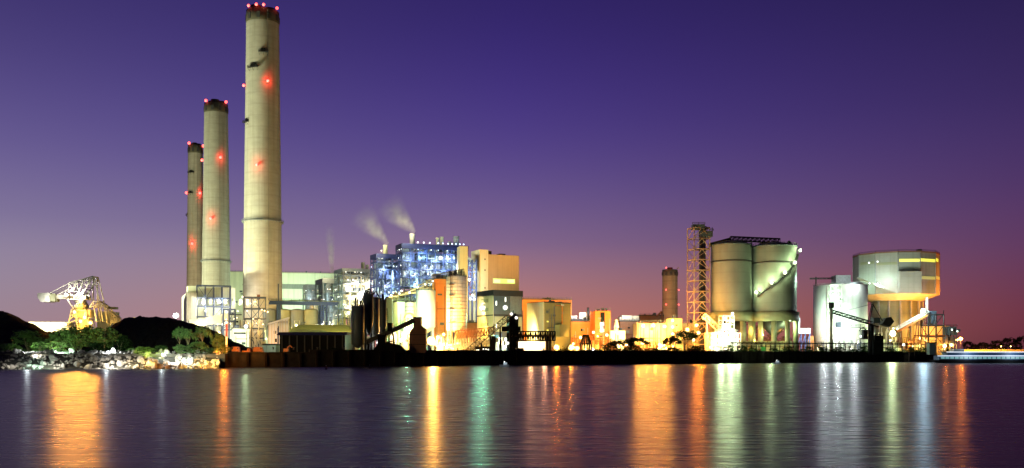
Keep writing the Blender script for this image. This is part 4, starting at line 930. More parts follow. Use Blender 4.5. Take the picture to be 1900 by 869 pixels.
# slab tower and pale blue truss to the right of the big boiler
B = Blk(851, 853, 868, 457, 600, 15, lv=8); t = bld('slab_tower', 'narrow tall cream slab tower at the right end of the largest blue boiler', 'tower', B, 'wall', 'cream', False)
lam(840, 480, 575, 'warm', 10000); lam(858, 560, 560, 'amber', 20000)
t = T('duct_bridge', 'blue braced duct bridge between the slab tower and the tall cream block', 'duct', P(876, 655, 612)); t.location.z = G
mb = MB()
for x in (869, 876, 884): mb.bar(P(x, 655, 612), P(x, 482, 612), .8)
for y in (490, 505, 520, 538, 556): mb.bar(P(869, y, 612), P(884, y, 612), .7)
for y0, y1 in ((482, 505), (505, 538), (538, 556)): mb.bar(P(869, y1, 612), P(884, y0, 612), .5); mb.bar(P(869, y0, 612), P(884, y1, 612), .5)
mb.build('steel_frame', 'blue', t)
mb = MB(); mb.hexa([P(868, 492, 614), P(884, 503, 614), P(884, 503, 622), P(868, 492, 622)], [P(868, 476, 614), P(884, 488, 614), P(884, 488, 622), P(868, 476, 622)]); mb.build('duct', 'cyan', t)
MB().box(X(870, 620), X(884, 620), 620, 634, G, Z(548, 620)).build('casing', 'pale', t)
pts = [P(x, y, 609) for x, y in ((873, 555), (880, 556), (877, 548), (871, 520))]; lamps(t, pts, 'white', 1.0)
light(P(877, 552, 603), 'cool', 14000); light(P(876, 510, 604), 'cool', 12000)
B = FB(866, 890, 600, 590, 10); bld('low_brick_block', 'low brick red block below the blue duct bridge', 'plant building', B, 'wall', 'brownwall'); lam(875, 640, 560, 'sodium', 9000)

# ------------------------------------------------------------------ cream tower block and dark block below it
B = Blk(886, 905, 963, 472, 620, 25, lv=22)
t = T('cream_tower_block', 'tall cream tower block with a lime green lit window strip', 'tower block', B.base()); B.add(MB()).build('wall', 'peach', t)
B2 = Blk(884, 890, 906, 463, 617, 25, lv=14); B2.add(MB()).build('corner_tower', 'cream', t)
mb = MB(); B.px(mb, 'u', 914, 956, 517, 527, .2); mb.build('window_frame', 'cream', t)
mb = MB(); B.px(mb, 'u', 915, 955, 518, 526, .25); mb.build('window', 'win_lime', t)
mb = MB(); B.px(mb, 'u', 916, 928, 519, 525, .3); B.px(mb, 'u', 941, 954, 519, 525, .3); mb.build('bright_pane', glow('pane_white_green', (.72, 1, .3), 1.5), t)
mb = MB(); mb.obox(B.c, B.u, B.v, 1, 4, 3, 6, B.z1, B.z1+2.5); mb.obox(B.c, B.u, B.v, B.Lu*.45, B.Lu*.65, 4, 9, B.z1, B.z1+1.2); mb.build('roof_unit', 'dark', t)
mb = MB()
for y in (480, 500, 533): B2.px(mb, 'u', 899, 900.5, y, y+3, .3)
mb.build('wall_vent', 'dark', t)
spot(P(912, 527, 556), P(925, 505, 620), 'amber', 26000, 130); spot(P(950, 527, 556), P(945, 495, 620), 'amber', 22000, 130); spot(P(860, 560, 560), P(892, 500, 622), 'green', 60000, 90)
B = Blk(886, 916, 969, 538, 530, 30)
t = T('two_tone_block', 'block with a glowing left wall and a charcoal front with a black top band', 'plant building', B.base())
B.add(MB(), z1=Z(549, 530)).build('wall', 'charcoal', t)
MB().obox(B.c, B.u, B.v, -.3, B.Lu+.3, -.3, B.Lv+.3, Z(549, 530)+.003, B.z1).build('roof_band', 'roofdark', t)
mb = MB(); B.px(mb, 'v', 886.2, 915.8, 549, 655, .3, -.003); mb.build('side_cladding', 'cream', t)
mb = MB()
for y in (556, 572, 600): B.px(mb, 'v', 893, 907, y, y+6, .55)
mb.build('louvre', 'green', t)
mb = MB(); B.px(mb, 'u', 916.2, 968.8, 584, 587, .3); B.px(mb, 'v', 886, 915.8, 585, 587, .45); mb.build('belt_course', 'dark', t)
mb = MB(); B.px(mb, 'u', 917, 968, 588, 616, .12); mb.build('lower_cladding', 'green', t)
mb = MB()
for i in range(13): x = 947+i*1.6; B.px(mb, 'u', x, x+.5, 550, 583, .3)
mb.build('cladding_rib', 'steel', t)
for x, y, h in ((920, 559, 8), (937, 552, 8), (920, 600, 8)):
    mb = MB(); B.px(mb, 'u', x, x+1.6, y, y+h, .18); mb.build('window', 'win_white', t)
p = P(937.5, 571, 524); head(t, p, 1.5, 'cool', 'wall_lamp'); light(p+Vector((-.3, -2.6, 0)), 'cool', 1300); 
for y in (571,): q = B.pt(-.9, B.Lv*.55, Z(y, 535)); head(t, q, 1.8, 'white', 'wall_lamp'); light(q-B.u*3.0, 'warm', 12000)
q = B.pt(-5, B.Lv*.4, Z(612, 530)); light(q, 'amber', 24000, .8); light(P(895, 640, 512), 'amber', 16000)
light(P(940, 640, 500), 'mint', 2500)

# green and yellow block right of it, with the ochre hall behind
B = Blk(958, 962, 1061, 556, 600, 12, lv=30); t = bld('ochre_hall', 'ochre hall rising just behind the green and yellow block', 'hall', B, 'wall', 'orangew'); 
mb = MB(); mb.obox(B.c, B.u, B.v, B.Lu*.5, B.Lu*.65, 5, 9, B.z1, B.z1+1.4); mb.build('roof_unit', 'dark', t)
lam(970, 575, 575, 'sodium', 17000); lam(1061, 600, 575, 'sodium', 16000); lam(1000, 552, 588, 'amber', 5000); lam(1040, 552, 588, 'amber', 5000); lam(1063, 640, 560, 'sodium', 42000)
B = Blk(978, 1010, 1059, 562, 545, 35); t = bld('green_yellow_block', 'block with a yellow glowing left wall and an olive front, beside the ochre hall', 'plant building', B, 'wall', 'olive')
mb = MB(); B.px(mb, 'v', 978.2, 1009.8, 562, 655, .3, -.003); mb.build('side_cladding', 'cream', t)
mb = MB(); B.px(mb, 'u', 1010, 1059, 561, 563, .3); mb.build('fascia', 'dark', t)
mb = MB(); B.px(mb, 'u', 1028, 1043, 603, 625, 6); mb.build('annex', 'olive', t)
mb = MB(); B.px(mb, 'u', 1042, 1043, 568, 602, .5); B.px(mb, 'u', 1030, 1044, 567, 568, .5); mb.build('pipe', 'orangew', t)
for x, y in ((1016, 597), (1016, 613)): mb = MB(); B.px(mb, 'u', x-1.5, x+1.5, y-1.2, y+1.2, .2); mb.build('window', 'win_yel', t)
mb = MB(); B.px(mb, 'u', 1041, 1045, 565, 568, .9); mb.build('wall_lamp', GL['green'], t); lam(1043, 572, 536, 'green', 900)
for y, W in ((612, 26000), (630, 22000)): q = B.pt(-6.5, B.Lv*.5, Z(y, 550)); light(q, 'yellow', W, .8)
lam(1000, 628, 505, 'white', 13000); lam(975, 630, 505, 'white', 13000); lam(1025, 640, 515, 'amber', 30000); lam(1045, 640, 515, 'amber', 30000)
# white screens behind the jetty conveyor
o = tag(FB(955, 1012, 634, 500, 5).add(MB()).build('low_white_store', 'white'), 'low white wall glaring behind the black truss conveyor', 'store'); lam(985, 642, 486, 'white', 17000, .8); lam(965, 645, 488, 'warm', 12000, .8)

# ------------------------------------------------------------------ black jetty conveyor before them
D = 468.
t = T('truss_conveyor', 'black level truss conveyor ending over the quay before the two tone block', 'conveyor', P(985, 655, D)); t.location.z = G
mb = MB(); mb.truss(P(948, 632, D), P(1030, 632, D), Z(615.5, D)-Z(632, D), 4, 18, .5); mb.build('truss', 'black', t)
mb = MB(); mb.bar(P(945, 623.5, D), P(1022, 623.5, D), 3.4, 1.0); mb.build('belt_housing', 'rust', t)
mb = MB()
for x in (1015, 1020): mb.bar(P(x, 655, D, -1.5), P(x, 622, D, -1.5), .8); mb.bar(P(x, 655, D, 1.5), P(x, 622, D, 1.5), .8)
mb.build('support_leg', 'rust', t)
t = T('conveyor_tower', 'tall black junction tower at the left end of the level truss conveyor', 'transfer tower', P(952, 655, D)); t.location.z = G
B = Blk(944, 946, 960, 590, D-2, 10, lv=6); mb = MB(); steel_frame(mb, B, 2, 1, [Z(y, D) for y in (642, 628, 615, 602, 590)], .7, .9, random.Random(12)); mb.build('steel_frame', 'black', t)
mb = MB(); mb.box(X(950, D), X(958, D), D, D+4, G, Z(582, D)); mb.box(X(931, D), X(946, D), D, D+5, Z(615, D), Z(606, D)); mb.box(X(958, D), X(966, D), D, D+4, Z(614, D), Z(606, D)); mb.build('chute_housing', 'black', t)
mb = MB(); mb.box(X(944, D), X(972, D), D-1, D+6, G, Z(646, D)); mb.box(X(940, D), X(968, D), D, D+5, Z(628, D), Z(620, D)); mb.build('base_housing', 'black', t)
mb = MB(); mb.bar(P(952, 582, D, 2), P(952, 576, D, 2), .3); mb.rail([P(945, 589, D, -1), P(961, 589, D, -1)], 1.2, .15, 2); mb.build('handrail', 'black', t)
lamps(t, [P(x, y, D-3) for x, y in ((949, 583), (942, 637), (958, 590))], 'white', .9)
t = T('inclined_truss', 'pale lit inclined truss conveyor climbing to the black junction tower', 'conveyor', P(925, 655, D-2)); t.location.z = G
mb = MB(); mb.truss(P(870, 656, D-4), P(946, 592, D-4), 2.4, 2.6, 18, .3); mb.build('truss', 'dark', t); MB().bar(P(872, 652, D-4), P(946, 589, D-4), 1.6, .3).build('belt', 'steel', t)
mb = MB()
for x in (893, 910, 928): y = 656-(x-870)*.84; mb.bar(P(x, y, D-4, -1), P(x, 656, D-4, -1), .5); mb.bar(P(x, y, D-4, 1), P(x+3, 656, D-4, 1), .5)
mb.build('trestle_leg', 'black', t)
t = T('pipe_bridge', 'rusty pipe bridge with close ribs below the ribbed silo', 'pipe bridge', P(868, 655, D)); t.location.z = G
mb = MB(); mb.truss(P(846, 628, D+4), P(918, 621, D+4), 3.6, 4, 24, .32); mb.build('truss', 'rust', t)
mb = MB()
for i in range(13): x = 840+i*5.2; mb.bar(P(x, 656, D+4), P(x, 628, D+4), .35)
for i in range(9): x = 838+i*7; mb.bar(P(x, 655, D+5), P(x+12, 640-i*.6, D+5), .3)
mb.build('support_leg', 'steel', t)
mb = MB()
for k in range(4): mb.tube([P(835, 652-k*3, D+3+k), P(925, 634-k*2, D+3+k)], .3, 6)
mb.build('pipe', 'steel', t)
t = T('switch_house', 'small black switch house with rows of tiny lit panes under the inclined truss', 'hut', P(900, 655, D-10)); t.location.z = G
B = FB(882, 918, 643, D-10, 5); B.add(MB()).build('wall', 'black', t)
MB().box(X(912, D-10), X(920, D-10), D-12, D-8, G, Z(624, D-10)).build('vent_shaft', 'black', t)
for x, y in ((885, 650), (888, 650), (897, 648), (902, 648), (906, 649), (897, 653), (901, 654)): mb = MB(); B.px(mb, 'u', x-1, x+1, y-1, y+1, .15); mb.build('pane', 'win_white', t)

# ------------------------------------------------------------------ orange lit blocks further right
B = Blk(1056, 1060, 1106, 597, 600, 10, lv=15); t = bld('orange_block', 'low ochre block lit orange between the olive block and the stair block', 'plant building', B, 'wall', 'orangew'); lam(1080, 640, 570, 'amber', 60000, .7); lam(1070, 605, 575, 'amber', 7000); lam(1100, 612, 570, 'sodium', 8000)
t = T('roof_plant', 'white lit rooftop machinery on the low ochre block', 'roof plant', P(1085, 597, 606))
mb = MB(); z = Z(597, 600)+.01
for x0, x1, y in ((1060, 1071, 586), (1075, 1088, 580), (1082, 1100, 589), (1098, 1105, 579)): mb.box(X(x0, 606), X(x1, 606), 606, 612, z, Z(y, 606))
mb.build('housing', 'white', t); MB().tube([P(1091, 597, 604), P(1091, 571, 604)], .7, 10).build('vent_stack', 'dark', t); MB().box(X(1058, 603), X(1085, 603), 603, 605, z, Z(592.5, 603)).build('screen', 'charcoal', t)
lam(1082, 577, 598, 'cool', 6000); lam(1100, 576, 598, 'cool', 6000); lam(1064, 582, 598, 'cool', 2500)
B = Blk(1101, 1104, 1133, 577, 590, 10, lv=12); t = bld('stair_block', 'ochre stair block split by a dark vertical glazing strip', 'plant building', B, 'wall', 'orangew', False)
mb = MB(); B.px(mb, 'u', 1114, 1122, 580, 610, .12); mb.build('glazing_strip', 'darkglass', t)
for y in (598.5, 610.5): mb = MB(); B.px(mb, 'u', 1113.5, 1120.5, y, y+6, .2); mb.build('window', 'win_white', t)
lam(1110, 640, 570, 'amber', 52000, .7); lam(1125, 590, 565, 'sodium', 11000); lam(1128, 628, 570, 'yellow', 7000)
lamps(t, [P(1101, 617, 586), P(1126, 622, 586)], 'white', 1.0)
B = FB(1133, 1160, 614, 585, 10); t = bld('glaring_kiosk', 'small kiosk glaring white and yellow right of the stair block', 'hut', B, 'wall', 'white', False); q = MB(); q.lathe((X(1144, 588), 588), [(1.8, B.z1), (1.6, Z(606, 585)), (.8, Z(595, 585)), (.3, Z(592, 585))], 12); q.build('turret', 'white', t); lam(1144, 605, 574, 'white', 8000); lam(1150, 630, 570, 'yellow', 11000, .7); lam(1138, 625, 572, 'yellow', 7000)
B = Blk(1146, 1150, 1187, 597, 640, 10, lv=14); t = bld('grey_machine_hall', 'grey hall with white lit roof boxes left of the yellow wall', 'hall', B, 'wall', 'brownwall')
mb = MB(); z = B.z1+.8
for a0, a1, h in ((0, .1, 2.4), (.12, .62, 3.4), (.66, .98, 3.2)): mb.obox(B.c, B.u, B.v, B.Lu*a0, B.Lu*a1, .8, 5, z, z+h)
mb.build('roof_unit', 'white', t); lam(1160, 587, 634, 'cool', 3800); lam(1180, 588, 634, 'white', 2600); lam(1168, 632, 618, 'white', 16000); lam(1150, 640, 600, 'amber', 30000)
B = FB(1187, 1232, 586, 690, 16); t = bld('far_brown_hall', 'brown hall at the foot of the short chimney', 'hall', B, 'wall', 'brownwall'); q = MB(); q.bar(P(1218, 588, 685), P(1228, 578, 685), 1.2); q.bar(P(1228, 578, 685), P(1228, 600, 685), .8); q.build('duct', 'rust', t); lam(1200, 575, 660, 'sodium', 14000)
B = FB(1182, 1250, 600, 600, 20); t = bld('yellow_wall_hall', 'hall with a bright yellow front washed by three orange floodlights', 'hall', B, 'wall', 'cream', False)
mb = MB()
for i in range(7): x = 1184+i*10.5; B.px(mb, 'u', x-.5, x+.5, 600.5, 655, .4)
mb.build('pilaster', 'orangew', t)
for x, y in ((1193, 605), (1212, 604), (1233, 606)):
    head(t, P(x, y, 596), 1.5, 'amber', 'floodlight'); light(P(x, y+4, 592), 'amber', 11000, .6); light(P(x, y-1, 585), 'amber', 26000, .7)
lam(1190, 640, 575, 'amber', 14000, .7); lam(1215, 632, 570, 'amber', 13000, .7); lam(1240, 615, 575, 'amber', 9000, .7)
B = Blk(1242, 1247, 1266, 591, 590, 15, lv=8); t = bld('porthole_block', 'olive yellow block with three round lamps in a vertical row', 'plant building', B, 'wall', 'green', False); lamps(t, [P(1248, y, 587.5) for y in (595, 607, 620)], 'white', 1.0); lam(1258, 600, 570, 'yellow', 6000); lam(1262, 635, 570, 'yellow', 7000)
B = FB(1264, 1300, 600, 610, 10); bld('low_yellow_block', 'low yellow block behind the dark umbrella tree and the lattice tower', 'plant building', B, 'wall', 'cream', False); lam(1275, 625, 590, 'amber', 9000)
# conical flare frame
D = 478; t = T('cone_frame', 'black conical pipe frame, narrow at the top, standing among orange lights', 'pipe frame', P(1086, 655, D)); t.location.z = G
mb = MB(); c = (X(1087, D), D)
for i in range(14):
    a = 2*PI*i/14; mb.tube([(c[0]+3.4*math.cos(a), c[1]+3.4*math.sin(a), G), (c[0]+2.6*math.cos(a), c[1]+2.6*math.sin(a), Z(636, D)), (c[0]+1.3*math.cos(a), c[1]+1.3*math.sin(a), Z(622, D))], .22, 5)
mb.build('frame_tube', 'black', t)
mb = MB()
for rr_, y in ((3.2, 652), (2.7, 638), (1.35, 622)): mb.tube([(c[0]+rr_*math.cos(2*PI*i/20), c[1]+rr_*math.sin(2*PI*i/20), Z(y, D)) for i in range(21)], .18, 5, False)
mb.build('hoop', 'black', t)
clutter('bright yellow pipework at the foot of the ribbed silo', 808, 872, 618, 474, 50, 7, 'ltsteel', ['amber', 'yellow', 'sodium'], 2800, 4)
clutter('lime and white lit gear behind the black inclined conveyor', 700, 768, 606, 462, 44, 8, 'ltsteel', ['lime', 'white', 'yellow'], 4200, 6)
clutter('orange lit pipework behind the conical pipe frame', 1062, 1142, 622, 545, 60, 9, 'rust', ['amber', 'sodium', 'amber'], 12000)
clutter('orange lit yard gear below the grey machine hall', 1145, 1262, 634, 560, 70, 10, 'rust', ['amber', 'sodium', 'amber'], 12000)
clutter('mint lit gear at the foot of the two tone block', 915, 950, 620, 500, 26, 12, 'ltsteel', ['mint', 'white'], 2500, 5)
# lamp posts between the blocks and the quay
def post(x, y, D, c, W, label, r=1.2, group=None):
    p = P(x, y, D); t = T('lamp_post', label, 'lamp post', (p.x, p.y, G), group)
    MB().tube([(p.x, p.y, G), (p.x, p.y, p.z+.4)], [.2, .12], 8).build('pole', 'dark', t)
    MB().bar((p.x-.9, p.y, p.z+r*.6), (p.x+.9, p.y, p.z+r*.6), .5, .3).build('lamp_arm', 'dark', t)
    head(t, p-Vector((0, .3, 0)), r, c, 'lamp_head'); light(p+Vector((0, -r-1.2, -.3)), c, W, .7); omni(p+Vector((0, -r-.9, .3)), c, W*.05, .5); return t
for a in [(1033, 645, 485, 'amber', 16000, 'bright orange lamp post just right of the black truss conveyor', 1.6),
          (1060, 645, 492, 'amber', 15000, 'bright orange lamp post left of the conical pipe frame', 1.6),
          (1071, 647, 494, 'amber', 13000, 'orange lamp post touching the left side of the conical pipe frame', 1.4),
          (1100, 649, 500, 'white', 2500, 'small white lamp post right of the conical pipe frame', .9),
          (1148, 644, 520, 'amber', 9000, 'orange lamp post behind the dark umbrella shaped bush', 1.1),
          (1162, 640, 524, 'amber', 9000, 'orange lamp post glowing below the grey machine hall', 1.1),
          (1192, 636, 545, 'amber', 16000, 'orange lamp post at the left foot of the yellow wall', 1.3),
          (1286, 631, 560, 'amber', 9000, 'orange lamp post just right of the dark umbrella tree', 1.2),
          (1275, 612, 585, 'amber', 12000, 'tall orange lamp post left of the lattice tower foot', 1.3)]: post(*a)
LS = .6
# ------------------------------------------------------------------ lattice tower, twin silos
D = 600.
t = T('lattice_lift_tower', 'tall rusty white lattice lift tower left of the twin silos with machinery on top', 'lattice tower', P(1300, 655, D)); t.location.z = G
B = Blk(1284, 1288, 1317, 425, D-8, 15, lv=9.5); mb = MB(); zs = [Z(425+i*19.5, D) for i in range(12)][::-1]; zs = [z for z in zs if z > G+4]
steel_frame(mb, B, 1, 1, zs, .42, 1.0, random.Random(3))
for k in range(len(zs)-1): mb.bar(B.pt(0, 0, zs[k]), B.pt(B.Lu*.5, 0, zs[k+1]), .4); mb.bar(B.pt(B.Lu, 0, zs[k]), B.pt(B.Lu*.5, 0, zs[k+1]), .4)
mb.build('steel_frame', 'tan', t)
mb = MB(); mb.obox(B.c, B.u, B.v, B.Lu*.52, B.Lu*.66, 2.5, 4.5, G, Z(425, D)); mb.obox(B.c, B.u, B.v, B.Lu*.74, B.Lu*.86, 2.5, 5, G, Z(425, D)); mb.build('elevator_casing', 'dark', t)
for z in zs[1::2]: MB().obox(B.c, B.u, B.v, B.Lu*.45, B.Lu+.2, .4, B.Lv-.4, z+.3, z+.55).build('landing', 'dark', t)
mb = MB(); z = Z(430, D)
mb.box(X(1282, D), X(1304, D), D-7, D-1, Z(428, D), Z(419, D)); mb.box(X(1297, D), X(1319, D), D-6, D+1, Z(441, D), Z(431, D)); mb.box(X(1301, D), X(1308, D), D-5, D, Z(431, D), Z(422, D)); mb.build('head_machine', 'charcoal', t)
mb = MB(); mb.rail([P(1281, 419, D, -7), P(1304, 419, D, -7)], 1.1, .2, 3); mb.bar(P(1319, 440, D, -4), P(1319, 424, D, -4), .4); mb.rail([P(1298, 431, D, -6.5), P(1320, 431, D, -6.5)], 1.2, .2, 2.5); mb.build('handrail', 'dark', t)
lam(1292, 607, D-20, 'amber', 22000, .7); lam(1310, 590, D-20, 'amber', 15000); lam(1298, 560, D-22, 'amber', 3500); lam(1284, 500, D-30, 'white', 6000); lam(1296, 640, D-22, 'amber', 20000)
lamps(t, [P(1292, 604, D-10), P(1306, 590, D-10), P(1314, 594, D-10), P(1296, 618, D-10)], 'amber', 1.3)
t = T('inclined_feeder', 'orange lit inclined feeder conveyor running down from the lattice tower foot', 'conveyor', P(1320, 655, D-14)); t.location.z = G
mb = MB(); mb.truss(P(1303, 588, D-14), P(1334, 617, D-14), 2.6, 3, 8, .4); mb.build('truss', 'ltsteel', t); MB().bar(P(1303, 585, D-14), P(1334, 614, D-14), 2.4, .5).build('belt', 'rust', t)
mb = MB()
for x, y in ((1312, 598), (1328, 613)): mb.bar(P(x, y, D-14), P(x, 655, D-14), .7)
mb.build('trestle_leg', 'ltsteel', t)
def bigsilo(x0, x1, yt, label, spiral=None, D=D):
    c = (X((x0+x1)/2, D), D); r = (x1-x0)/2/F*D; zt = Z(yt, D); zb = Z(580, D)
    t = T('storage_silo', label, 'silo', (c[0], c[1], G)); n = 64
    MB().lathe(c, [(r, zb+.003), (r, zt)], n, cap=False).build('shell', 'silo', t)
    MB().lathe(c, [(r+.35, zt), (r+.35, zt+.9), (r*.55, zt+2.6), (r*.2, zt+3.4)], n).build('roof', 'charcoal', t)
    mb = MB(); z = Z(yt+31, D); mb.lathe(c, [(r+.02, z), (r+.28, z), (r+.28, z+.8), (r+.02, z+.8)], n, cap=False); mb.build('hoop', 'darkband', t)
    q = [Vector((c[0]+(r+.2)*math.cos(2*PI*i/32), c[1]+(r+.2)*math.sin(2*PI*i/32), zt+.9)) for i in range(33)]; MB().rail(q, 1.2, .15, 3).build('handrail', 'dark', t)
    k = r+1.5; zr = Z(597, D)
    MB().lathe(c, [(k, zr), (k, zb)], n).build('ring_beam', 'green', t)
    for i in range(10):
        a = 2*PI*i/10-PI/2+.35; MB().lathe((c[0]+(k-1.6)*math.cos(a), c[1]+(k-1.6)*math.sin(a)), [(1.5, G), (1.5, zr-.003)], 16).build('column', 'green', t)
    MB().lathe(c, [(1.2, Z(626, D)), (r*.75, zr-.01)], 24, cap=True).build('hopper', 'dark', t)
    if spiral:
        mb = MB(); st = []
        for (x, y) in spiral:
            s_ = (x-(x0+x1)/2)/F*D/(r+.9); a = math.asin(max(-.99, min(.99, s_))); st.append((a, Z(y, D)))
        for (a, z), (a2, z2) in zip(st, st[1:]):
            for i in range(6):
                f0, f1 = i/6, (i+1)/6; pp = [Vector((c[0]+(r+.8)*math.sin(a+(a2-a)*f), c[1]-(r+.8)*math.cos(a+(a2-a)*f), z+(z2-z)*f)) for f in (f0, f1)]
                mb.bar(pp[0], pp[1], 1.3, .35); mb.rail([Vector((p.x*1.0, p.y-.6, p.z)) for p in pp], 1.1, .15, 3)
        mb.build('spiral_stair', 'dark', t)
        for j, (x, y) in enumerate(spiral):
            a, z = st[j]; e = Vector((math.sin(a), -math.cos(a), 0)); p = Vector((c[0], c[1], 0))+e*(r+1.9)+ZU*(z+2.2)
            head(t, p, 1.3, 'green', 'stair_lamp'); light(p+e*1.6+ZU*1.4, 'pale', 5000, .5, -e+ZU*.3, 150); light(p+e*3.2+ZU*1, 'pale', 6500, .5, -e+ZU*.2, 150)
    return t, c, r, zt
ts, c, r, zt = bigsilo(1320, 1394, 457, 'left one of the twin concrete silos, beside the lattice lift tower')
ts2, cb_, rb_, ztb = bigsilo(1396, 1477, 460, 'right one of the twin silos, with a lamp lit stair winding up it', [(1400, 552), (1421, 535), (1443, 517), (1462, 498), (1475, 474)])
t = T('roof_conveyor', 'dark conveyor bridge running over the roofs of the twin silos', 'conveyor', P(1380, 455, D)); mb = MB()
mb.bar(P(1316, 455, D), P(1355, 444.5, D), 3, 2.2); mb.truss(P(1355, 447, D), P(1446, 451, D), 2.6, 3, 22, .4); mb.build('gallery', 'dark', t)
mb = MB()
for x in (1346, 1350, 1418, 1428, 1438): mb.bar(P(x, 447.5, D), P(x, 456, D), .5)
mb.box(X(1339, D), X(1358, D), D-3, D+3, Z(452, D), Z(448, D)); mb.box(X(1410, D), X(1432, D), D-3, D+3, Z(454.5, D), Z(451.5, D)); mb.build('support', 'dark', t)
t = T('roof_vent', 'dark conical vent on the rear right of the right twin silo', 'vent', P(1459, 459, D-6)); MB().lathe((X(1459, D), D-6), [(2.0, Z(459, D)), (1.6, Z(454, D)), (.5, Z(449, D))], 12).build('vent_body', 'dark', t)
spot(P(1260, 620, 500), P(1350, 530, 590), 'warm', 26000, 80); spot(P(1400, 660, 500), P(1435, 520, 590), 'green', 26000, 80)
lam(1495, 470, 600, 'green', 16000, .6); lam(1490, 520, 590, 'mint', 14000, .6); lam(1360, 622, 560, 'green', 6000); lam(1440, 618, 570, 'green', 8000); lam(1415, 615, 585, 'amber', 6000); lam(1395, 612, 590, 'amber', 7000); lam(1450, 615, 595, 'sodium', 6000); lam(1338, 585, 575, 'amber', 8000)
# glaring white process frame at the foot of the left silo
D = 565.; B = Blk(1316, 1320, 1374, 618, D, 12, lv=9)
t = T('process_frame', 'dense white process frame glaring with lamps before the left twin silo', 'process unit', B.base()); r7 = random.Random(21)
mb = MB(); steel_frame(mb, B, 8, 2, [Z(y, D) for y in (648, 640, 629, 618)], .35, .7, r7); B3 = Blk(1341, 1342, 1362, 586, D+1, 12, lv=6); steel_frame(mb, B3, 3, 1, [Z(y, D) for y in (618, 610, 602, 594, 586)], .35, .8, r7); mb.build('steel_frame', 'ltsteel', t)
for z in [Z(y, D) for y in (640, 629, 618)]: MB().obox(B.c, B.u, B.v, .2, B.Lu-.2, .3, B.Lv-.3, z, z+.2).build('floor_deck', 'ltsteel', t)
mb = MB()
for i in range(34):
    a = r7.uniform(.03, .97)*B.Lu; z0 = r7.uniform(G, Z(625, D)); z1 = z0+r7.uniform(2, 8); b_ = r7.uniform(.5, 5); a2 = min(max(a+r7.uniform(-5, 5), .5), B.Lu-.5); mb.tube([B.pt(a, b_, z0), B.pt(a, b_, z1), B.pt(a2, b_, z1)], r7.uniform(.15, .4), 6)
mb.build('pipe', 'white', t)
for x0, x1, y in ((1322, 1330, 632), (1345, 1358, 626), (1360, 1370, 634), (1346, 1358, 600)): mb = MB(); B.px(mb, 'u', x0, x1, y, y+12, -1.5, 6); mb.build('vessel', 'white', t)
pts = [P(x, y, D-2) for x, y in ((1359, 582), (1345, 592), (1360, 596), (1350, 606), (1325, 628), (1335, 640), (1348, 632), (1358, 625), (1366, 640), (1330, 650), (1346, 648), (1318, 645))]; lamps(t, pts, 'white', .9)
for p in pts[::2]: light(p+Vector((.5, -2.2, .3)), 'white' if p.z > 12 else 'warm', 3200, .6)
for x, y in ((1325, 640), (1345, 638), (1362, 632), (1350, 608)): lam(x, y, D+3.3, 'white', 3500); lam(x+3, y-3, D-9, 'white', 5500, .8)
# process clutter below the silos
t = T('red_pipework', 'rusty red pipework between the columns under the twin silos', 'pipework', P(1425, 655, 612)); t.location.z = G; mb = MB()
for i in range(40): x = r7.uniform(1378, 1470); y = r7.uniform(600, 640); mb.tube([P(x, y, 612, r7.uniform(-6, 6)), P(x+r7.uniform(-14, 14), y+r7.uniform(-2, 2), 612), P(x+r7.uniform(-14, 14), y+r7.uniform(3, 15), 612)], r7.uniform(.2, .5), 5)
mb.build('pipe', 'rust', t)
lamps(t, [P(x, y, 602) for x, y in ((1412, 607), (1421, 612), (1416, 622), (1452, 612), (1430, 606))], 'sodium', .7); lam(1418, 612, 600, 'sodium', 5000); lam(1450, 612, 600, 'sodium', 4000); lam(1402, 632, 598, 'amber', 5000)
o = tag(FB(1378, 1470, 633, 606, 6).add(MB()).build('plinth_wall', 'green'), 'pale green plinth wall between the columns under the twin silos', 'wall')
# blue white tank frame between the silos and the white tank
D = 640; t = T('chilled_plant', 'pale blue cooling unit on legs between the twin silos and the white tank', 'plant unit', P(1492, 655, D)); t.location.z = G
MB().box(X(1478, D), X(1504, D), D, D+9, Z(619, D), Z(609, D)).build('housing', 'cyan', t); MB().box(X(1480, D), X(1486, D), D+2, D+7, Z(609, D), Z(590, D)).build('vent_tower', 'cyan', t)
mb = MB(); 
for x in (1479, 1487, 1495, 1503): mb.bar(P(x, 655, D, 1), P(x, 619, D, 1), .6)
for x in (1479, 1487, 1495): mb.bar(P(x, 645, D, 1), P(x+8, 622, D, 1), .4)
mb.build('leg', 'blue', t); lam(1490, 604, D-8, 'cool', 3800); lam(1485, 632, D-6, 'cool', 2500)
o = tag(FB(1500, 1510, 624, 655, 6).add(MB()).build('orange_cabin', 'orangew'), 'small orange lit cabin left of the white tank', 'cabin'); lam(1504, 628, 645, 'sodium', 3000)

LS = 1.3
# ------------------------------------------------------------------ white tank with its stair tower, octagonal store
D = 660.
c = (X(1559, D), D); r = 48/F*D; zt = Z(531, D)
t = T('white_tank', 'big white round tank with a winch house on its roof', 'tank', (c[0], c[1], G)); MB().lathe(c, [(r, G), (r, zt), (r*.6, zt+.8), (.5, zt+1.2)], 64).build('shell', 'white', t)
q = [Vector((c[0]+(r-.2)*math.cos(2*PI*i/40), c[1]+(r-.2)*math.sin(2*PI*i/40), zt)) for i in range(41)]; MB().rail(q, 1.1, .14, 3).build('handrail', 'steel', t)
mb = MB(); mb.box(X(1546, D), X(1573, D), D-6, D+4, zt+.6, Z(512, D)); mb.build('winch_house', 'steel', t)
mb = MB(); mb.truss(P(1503, 518.5, D), P(1548, 518, D), .9, .9, 14, .25); mb.build('crane_jib', 'dark', t)
MB().bar(P(1514, 514, D), P(1514, 534, D, 0), .6).build('jib_post', 'dark', t)
